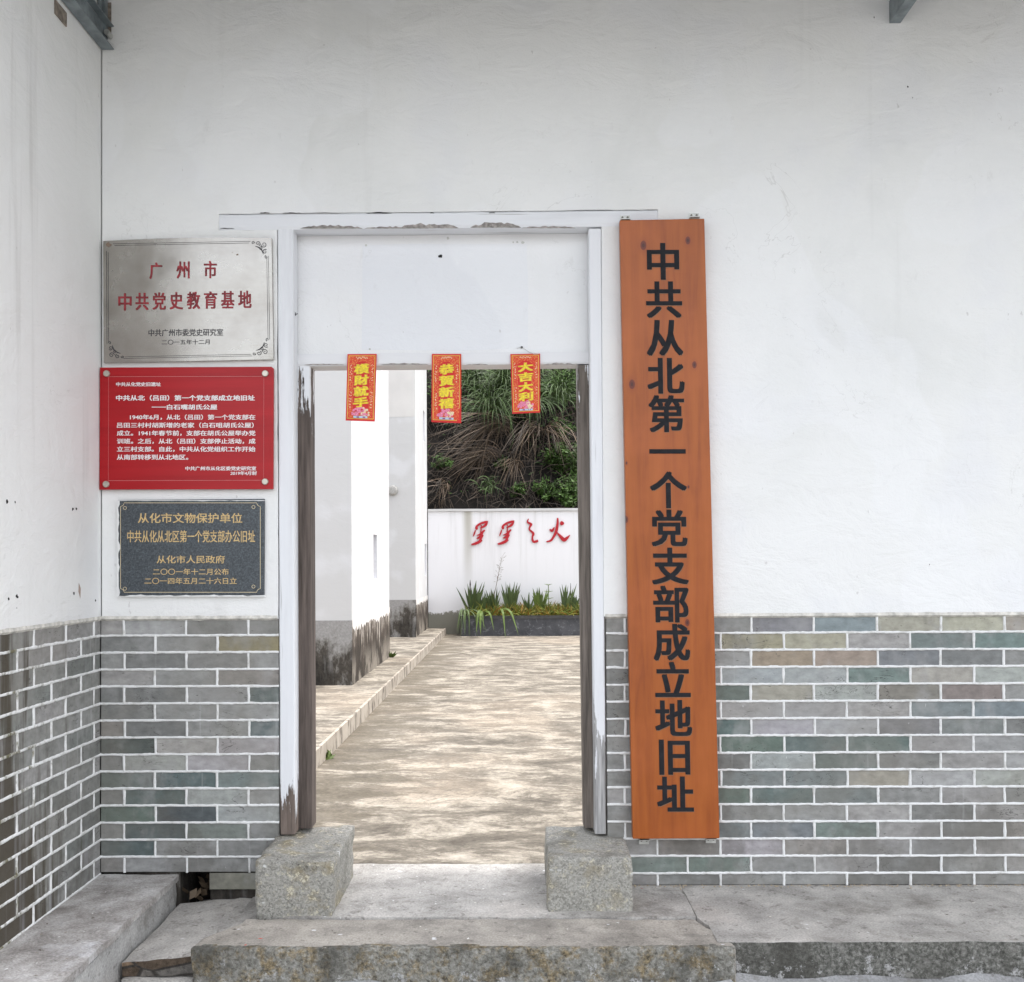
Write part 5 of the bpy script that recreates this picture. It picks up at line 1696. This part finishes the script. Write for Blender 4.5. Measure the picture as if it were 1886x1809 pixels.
plant('succulent_plant', 'succulent rosette right behind the drooping strap leaves', 'plant', 908, 'spear', 26, 0.52, 3, M_AGAVE, G, wid=0.06)
plant('succulent_plant', 'bushy yellowish succulent under the second red character', 'plant', 941, 'spear', 36, 0.62, 4, M_AGAVE, G, wid=0.065)
plant('succulent_plant', 'small two leaf succulent in the middle of the planter', 'plant', 971, 'spear', 10, 0.44, 5, M_AGAVE, G, wid=0.055)
plant('succulent_plant', 'broad yellow green succulent below the third red character', 'plant', 994, 'spear', 24, 0.52, 6, M_WEED, G, wid=0.085)
plant('succulent_plant', 'upright pointed succulent near the right door jamb', 'plant', 1042, 'spear', 14, 0.60, 7, M_AGAVE, G, wid=0.07)
plant('succulent_plant', 'rounded succulent touching the right door jamb', 'plant', 1058, 'spear', 16, 0.42, 8, M_AGAVE, G, wid=0.085)
plant('strap_plant', 'light green strap leaves drooping over the planter front', 'plant', 886, 'strap', 6, 0.72, 9, M_WEED, G, 0.03, 0.055)
plant('strap_plant', 'pair of pale strap leaves curling over the planter rim', 'plant', 919, 'strap', 2, 0.85, 10, M_WEED, G, 0.03, 0.052)
plant('strap_plant', 'dark thin leaves arching off the left end of the planter', 'plant', 856, 'strap', 12, 0.75, 12, M_AGAVE, G, 0.08, 0.024)
for k_, (px_, hh_) in enumerate(((866, 1068), (1051, 1074))):
    b = P(px_, 1128, YPf + 0.14)
    e = P(px_, hh_, YPf + 0.14)
    fs_ = thing('flower_spike', ('thin dark flower spike rising from the tallest succulent', 'thin spike rising beside the right door jamb')[k_], 'plant', b)
    m = MB()
    m.tube([b, b.lerp(e, 0.75), b.lerp(e, 0.86), e], [0.008, 0.007, 0.014 if k_ == 0 else 0.006, 0.003], 6, (0.5, 0.5, 0.5, 1))
    m.build('stem', M_ROOT, fs_)
# leaning dry flower stalk
rng = random.Random(77)
b = P(903, 1122, YPf + 0.15)
e = P(926, 1024, YPf + 0.15)
ds = thing('dry_stalk', 'thin dry seed stalk leaning right above the planter', 'plant', b)
m = MB()
m.tube([b.lerp(e, t) + Vector((0.01 * math.sin(t * 5), 0, 0)) for t in (0, .2, .4, .6, .8, 1)], [0.006, 0.005, 0.005, 0.004, 0.003, 0.002], 5, (0.9, 0.8, 0.7, 1))
m.build('stem', M_STRAW, ds)
m = MB()
for k in range(34):
    t = 0.5 + 0.5 * rng.random()
    p = b.lerp(e, t)
    q = p + Vector((rng.uniform(-0.06, 0.08), rng.uniform(-0.03, 0.03), rng.uniform(0.0, 0.08)))
    m.ribbon([p, p.lerp(q, 0.5) + Vector((0, 0, 0.01)), q], [0.0022, 0.0022, 0.006], None, (0.9, 0.85, 0.8, 1))
m.build('seed_head', M_STRAW, ds)
b = P(1010, 1125, YPf + 0.12)
e = P(1010, 1078, YPf + 0.12)
ws_ = thing('weed_stem', 'single upright weed with whorled leaves in the planter', 'plant', b)
m = MB()
m.tube([b, e], 0.007, 5, (0.9, 1, 0.9, 1))
m.build('stem', M_WEED, ws_)
m = MB()
for lv in (1.0, 0.72, 0.45, 0.2):
    for k in range(7):
        blade(m, b.lerp(e, lv), k * 0.9 + lv * 3, 0.10 * (1.3 - lv * 0.5), 1.15, 0.5, 0.014, vary(rng), 4)
m.build('leaves', M_WEED, ws_)
# low weeds filling the planter
m = MB()
rng = random.Random(31)
for k in range(3600):
    px = 862 + 235 * rng.random() ** 0.8
    b = P(px, 1132, YPf + rng.uniform(0.03, 0.40))
    b.z = zPt - 0.03
    g_ = rng.random() < 0.78
    blade(m, b, rng.uniform(0, 6.28), rng.uniform(0.10, 0.34) * (0.9 + 0.9 * noise.noise(Vector((px * 0.06, 3, 1)))), rng.uniform(0.1, 1.1), rng.uniform(0.2, 1.2), rng.uniform(0.012, 0.032), vary(rng, 0.4, 1.4, 0.4) if g_ else (1.6, 0.7, 0.5, 1), 3)
struct(m.build('planter_weeds', mat_leaf('yellow_green_weeds', (0.10, 0.15, 0.02, 1), (0.20, 0.24, 0.06, 1)), base=(P(960, 1132, YPf + 0.2).x, YPf + 0.2, zPt)), 'stuff')
# two weeds at the kerb and the pier foot
for (px, py, h_, n_, lab, nm) in ((604, 1398, 0.075, 16, 'small weed growing at the foot of the kerb near the door', 'kerb_weed'), (720, 1211, 0.09, 22, 'small weed growing at the foot of the near white wall', 'wall_weed')):
    b = PZ(px, py, ZC) if nm == 'kerb_weed' else PZ(px, py, zp)
    t = thing(nm, lab, 'weed', b)
    m = MB()
    rng = random.Random(px)
    for k in range(n_):
        blade(m, b + Vector((rng.uniform(-.015, .03), rng.uniform(-.04, .04), 0)), rng.uniform(0, 6.28), h_ * rng.uniform(0.6, 1.2), rng.uniform(0.3, 1.1), rng.uniform(0, 0.8), 0.022, vary(rng, 0.7, 1.3), 4)
    m.build('leaves', M_WEED, t)

# ------------------------------------------------------------------ steep overgrown bank behind the back wall
def hill_y(x, z):
    return 14.35 + (z - 0.4) * 0.50 + 0.35 * noise.noise(Vector((x * 0.8, z * 0.8, 3))) + 0.16 * noise.noise(Vector((x * 2.5, z * 2.5, 8)))
m = MB()
nx, nz = 70, 60
vs = []
for j in range(nz + 1):
    for i in range(nx + 1):
        x = -6 + 16 * i / nx
        z = -0.1 + 9.5 * j / nz
        vs.append((x, hill_y(x, z), z))
vs2 = [(-6 + 16 * i / nx, 34, 10.5) for i in range(nx + 1)]
m.add(vs + vs2, [(j * (nx + 1) + i, j * (nx + 1) + i + 1, (j + 1) * (nx + 1) + i + 1, (j + 1) * (nx + 1) + i) for j in range(nz + 1) for i in range(nx)])
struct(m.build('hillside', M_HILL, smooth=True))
def HP(px, py, out=0.0):           # point of the bank seen at a pixel
    d = ray(px, py)
    lo, hi = 14.0, 26.0
    for _ in range(40):
        mid = (lo + hi) / 2
        p = EYE + d * (mid / d.y)
        if p.y < hill_y(p.x, p.z): lo = mid
        else: hi = mid
    p = EYE + d * (lo / d.y)
    p.y -= out
    return p
def hp_xz(x, z): return Vector((x, hill_y(x, z), z))
def tussock(name, label, cat, base, n, length, lean, droop, width, mat, seed, az0=None, spread=6.28, group=None, warm=0.0, lo=0.7, hi=1.4, early=1.0):
    rng = random.Random(seed)
    t = thing(name, label, cat, base, group)
    m = MB()
    for k in range(n):
        az = rng.uniform(0, 6.28) if az0 is None else az0 + rng.gauss(0, spread)
        bb = base + Vector((rng.gauss(0, 0.10), rng.uniform(-0.10, 0.02), rng.gauss(0, 0.06)))
        blade(m, bb, az, length * rng.uniform(0.55, 1.1), lean + rng.gauss(0, 0.25), droop * rng.uniform(0.6, 1.2), width * rng.uniform(0.7, 1.2), vary(rng, lo, hi, warm), 9, early=early * rng.uniform(0.8, 1.4))
    m.build('blades', mat, t)
    return t
GG = 'grass tussocks on the bank'
DN = -math.pi / 2
for i, (px, py, n_, ln, lab) in enumerate([
        (905, 772, 170, 1.15, 'largest green grass tussock arching over the bare bank, below the middle banner'),
        (930, 730, 150, 1.10, 'green grass tussock high on the bank between the two right banners'),
        (975, 765, 150, 1.05, 'green grass tussock just below the shorter right banner'),
        (875, 720, 90, 0.95, 'green grass tussock at the upper left of the bank'),
        (1030, 740, 90, 0.90, 'green grass tussock beside the upper right door jamb'),
        (900, 905, 26, 0.60, 'small green grass tussock just above the back wall')]):
    tussock('grass_tussock', lab, 'grass', HP(px, py, 0.12), n_, ln, 0.35, 2.4, 0.024, M_GRASS, 100 + i, DN, 0.8, GG, lo=0.3, hi=1.35)
for i, (x, z, n_) in enumerate([(-3.0, 4.0, 60), (2.2, 3.6, 60), (3.2, 2.9, 60), (2.6, 5.0, 60), (4.4, 4.2, 60), (0.4, 5.0, 60)]):
    tussock('grass_tussock', 'green grass tussock on the bank outside the door opening', 'grass', hp_xz(x, z), n_, 0.9, 0.45, 2.1, 0.024, M_GRASS, 200 + i, DN, 0.9, GG)
GD = 'dead hanging grass on the bank'
LF = DN - 1.15
for i, (px, py, n_, ln, az, sp_, lab) in enumerate([
        (930, 795, 95, 1.75, LF, 0.16, 'long dead straw hanging down left from the largest tussock'),
        (905, 845, 80, 1.25, LF - 0.1, 0.20, 'dead straw spilling to the left foot of the bank'),
        (985, 800, 38, 1.30, DN - 0.5, 0.22, 'dead straw hanging below the shorter right banner'),
        (1005, 800, 28, 1.15, DN + 0.55, 0.2, 'dead straw hanging beside the right jamb'),
        (950, 860, 40, 0.95, DN - 0.4, 0.4, 'dead straw low in the middle of the bank'),
        (822, 900, 30, 0.7, DN - 0.6, 0.4, 'dead straw at the lower left corner of the bank')]):
    tussock('dead_grass', lab, 'dead grass', HP(px, py, 0.14), n_, ln, 0.7, 1.72, 0.019, M_STRAW, 300 + i, az, sp_, GD, 0.12, 0.15, 1.0, early=3.2)
for i, (x, z) in enumerate([(2.0, 3.3), (3.6, 3.4), (-2.6, 3.2)]):
    tussock('dead_grass', 'dead straw on the bank outside the door opening', 'dead grass', hp_xz(x, z), 70, 1.3, 0.7, 1.8, 0.019, M_STRAW, 340 + i, DN - 0.5, 0.3, GD, 0.12, 0.25, 1.1, early=3.0)
def bush(name, label, c, r, n, seed, group, mat=M_LEAF, leaf=0.05):
    rng = random.Random(seed)
    t = thing(name, label, 'bush', Vector((c.x, c.y, c.z - r * 0.6)), group)
    m, s_ = MB(), MB()
    for k in range(int(n / 26)):
        d = Vector((rng.gauss(0, 1), rng.gauss(-0.3, 0.7), rng.gauss(0.1, 0.8))).normalized() * r * rng.uniform(0.4, 1.05)
        tip = c + d
        root = Vector((c.x + d.x * 0.2, c.y + 0.15, c.z - r * 0.5))
        s_.ribbon([root, root.lerp(tip, 0.5) + Vector((0, 0, r * 0.08)), tip], [0.012, 0.008, 0.003], None, (0.8, 0.8, 0.8, 1))
        sh = rng.uniform(0.55, 1.35)
        for q in range(26):
            p = root.lerp(tip, rng.uniform(0.45, 1.05)) + Vector((rng.gauss(0, 1), rng.gauss(0, 1), rng.gauss(0, 1))) * r * 0.13
            a = Vector((rng.gauss(0, 1), rng.gauss(-0.2, 1), rng.gauss(-0.3, 0.7))).normalized() * leaf * rng.uniform(0.6, 1.3)
            b_ = a.cross(Vector((rng.gauss(0, 0.6), -0.6, 1))).normalized() * leaf * 0.28
            k_ = sh * rng.uniform(0.7, 1.3)
            m.add([p - a, p - b_, p + a, p + b_], [(0, 1, 2, 3)], (k_, k_, k_ * 0.9, 1))
    s_.build('twigs', M_ROOT, t)
    m.build('leaves', mat, t)
    return t
GB = 'bushes on the bank'
for i, (px, py, r, n_, lab) in enumerate([
        (1042, 700, 0.50, 1500, 'dense leafy bush at the top right of the bank'),
        (1050, 850, 0.42, 1200, 'leafy bush beside the right jamb halfway up the bank'),
        (1045, 910, 0.36, 1000, 'leafy bush above the red fire character'),
        (915, 690, 0.42, 1000, 'leafy bush at the top between the two right banners'),
        (1005, 900, 0.28, 420, 'sparse small bush just above the back wall at right'),
        (825, 745, 0.26, 420, 'sparse dark bush at the upper left behind the middle banner'),
        (815, 855, 0.22, 260, 'sparse dark bush at the left edge of the bank'),
        (1030, 790, 0.26, 500, 'pale leafed shrub right of the shorter banner'),
        (870, 705, 0.34, 900, 'leafy bush at the upper left of the bank beside the middle banner'),
        (1000, 725, 0.36, 900, 'leafy bush behind the shorter right banner'),
        (955, 900, 0.20, 260, 'small leafy bush low on the bank above the slogan'),
        (1020, 845, 0.28, 600, 'leafy bush left of the right jamb halfway up the bank'),
        (930, 850, 0.20, 160, 'scraggy little bush in the bare middle of the bank')]):
    bush('bush', lab, HP(px, py, 0.22), r, n_, 400 + i, GB)
for i, (x, z, r) in enumerate([(1.9, 2.4, 0.5), (2.9, 4.0, 0.6), (3.9, 2.7, 0.6), (1.6, 4.6, 0.5), (-1.2, 4.9, 0.6), (-2.8, 2.6, 0.5), (5.2, 3.4, 0.7), (0.2, 6.0, 0.7), (2.0, 6.3, 0.8), (-2.2, 6.2, 0.8)]):
    bush('bush', 'leafy bush on the bank outside the door opening', hp_xz(x, z) - Vector((0, 0.2, 0)), r, 900, 450 + i, GB)
# tangle of roots, fern fronds and leaves covering the bare earth
m, m2 = MB(), MB()
rng = random.Random(61)
for k in range(2600):
    x, z = rng.uniform(-2.6, 3.6), rng.uniform(1.0, 6.2)
    p = hp_xz(x, z) - Vector((0, rng.uniform(0.0, 0.15), 0))
    d = Vector((rng.gauss(0, 0.5), rng.uniform(-0.35, 0.0), rng.gauss(-0.5, 0.6))).normalized() * rng.uniform(0.2, 0.8)
    kk = rng.uniform(0.4, 1.5)
    m.ribbon([p, p + d * 0.35 + Vector((rng.gauss(0, .04), -0.04, rng.gauss(0, .04))), p + d * 0.7 + Vector((rng.gauss(0, .07), -0.02, rng.gauss(0, .05))), p + d + Vector((0, 0.05, -0.05))], [0.010, 0.013, 0.010, 0.004], None, (kk, kk, kk, 1))
struct(m.build('root_tangle', M_ROOT, base=(0, 15, 1)), 'stuff')
for k in range(14000):
    x, z = rng.uniform(-3.2, 4.6), rng.uniform(0.8, 6.8)
    dens = noise.noise(Vector((x * 1.1, z * 1.1, 12))) + 0.25 * (x > 0.75) + 0.2 * (z > 4.2) - 0.22
    if rng.random() > 0.42 + dens * 1.6: continue
    p = hp_xz(x, z) - Vector((0, rng.uniform(0.0, 0.14), 0))
    a = Vector((rng.gauss(0, 1), rng.gauss(-0.4, 0.6), rng.gauss(-0.4, 0.7))).normalized() * rng.uniform(0.03, 0.07)
    b_ = a.cross(Vector((rng.gauss(0, .5), -1, 0.6))).normalized() * a.length * 0.27
    kk = rng.uniform(0.35, 1.1)
    m2.add([p - a, p - b_, p + a, p + b_], [(0, 1, 2, 3)], (kk, kk, kk, 1))
struct(m2.build('undergrowth', M_LEAF, base=(0, 15, 1)), 'stuff')

for o in bpy.data.objects:
    if '_b' in o: del o['_b']
    if 'outside the door opening' in str(o.get('label', '')):     # growth beyond the picture: uncounted greenery
        for k in ('label', 'category', 'group'):
            if k in o: del o[k]
        o.name = 'bank_growth'
        o['kind'] = 'stuff'
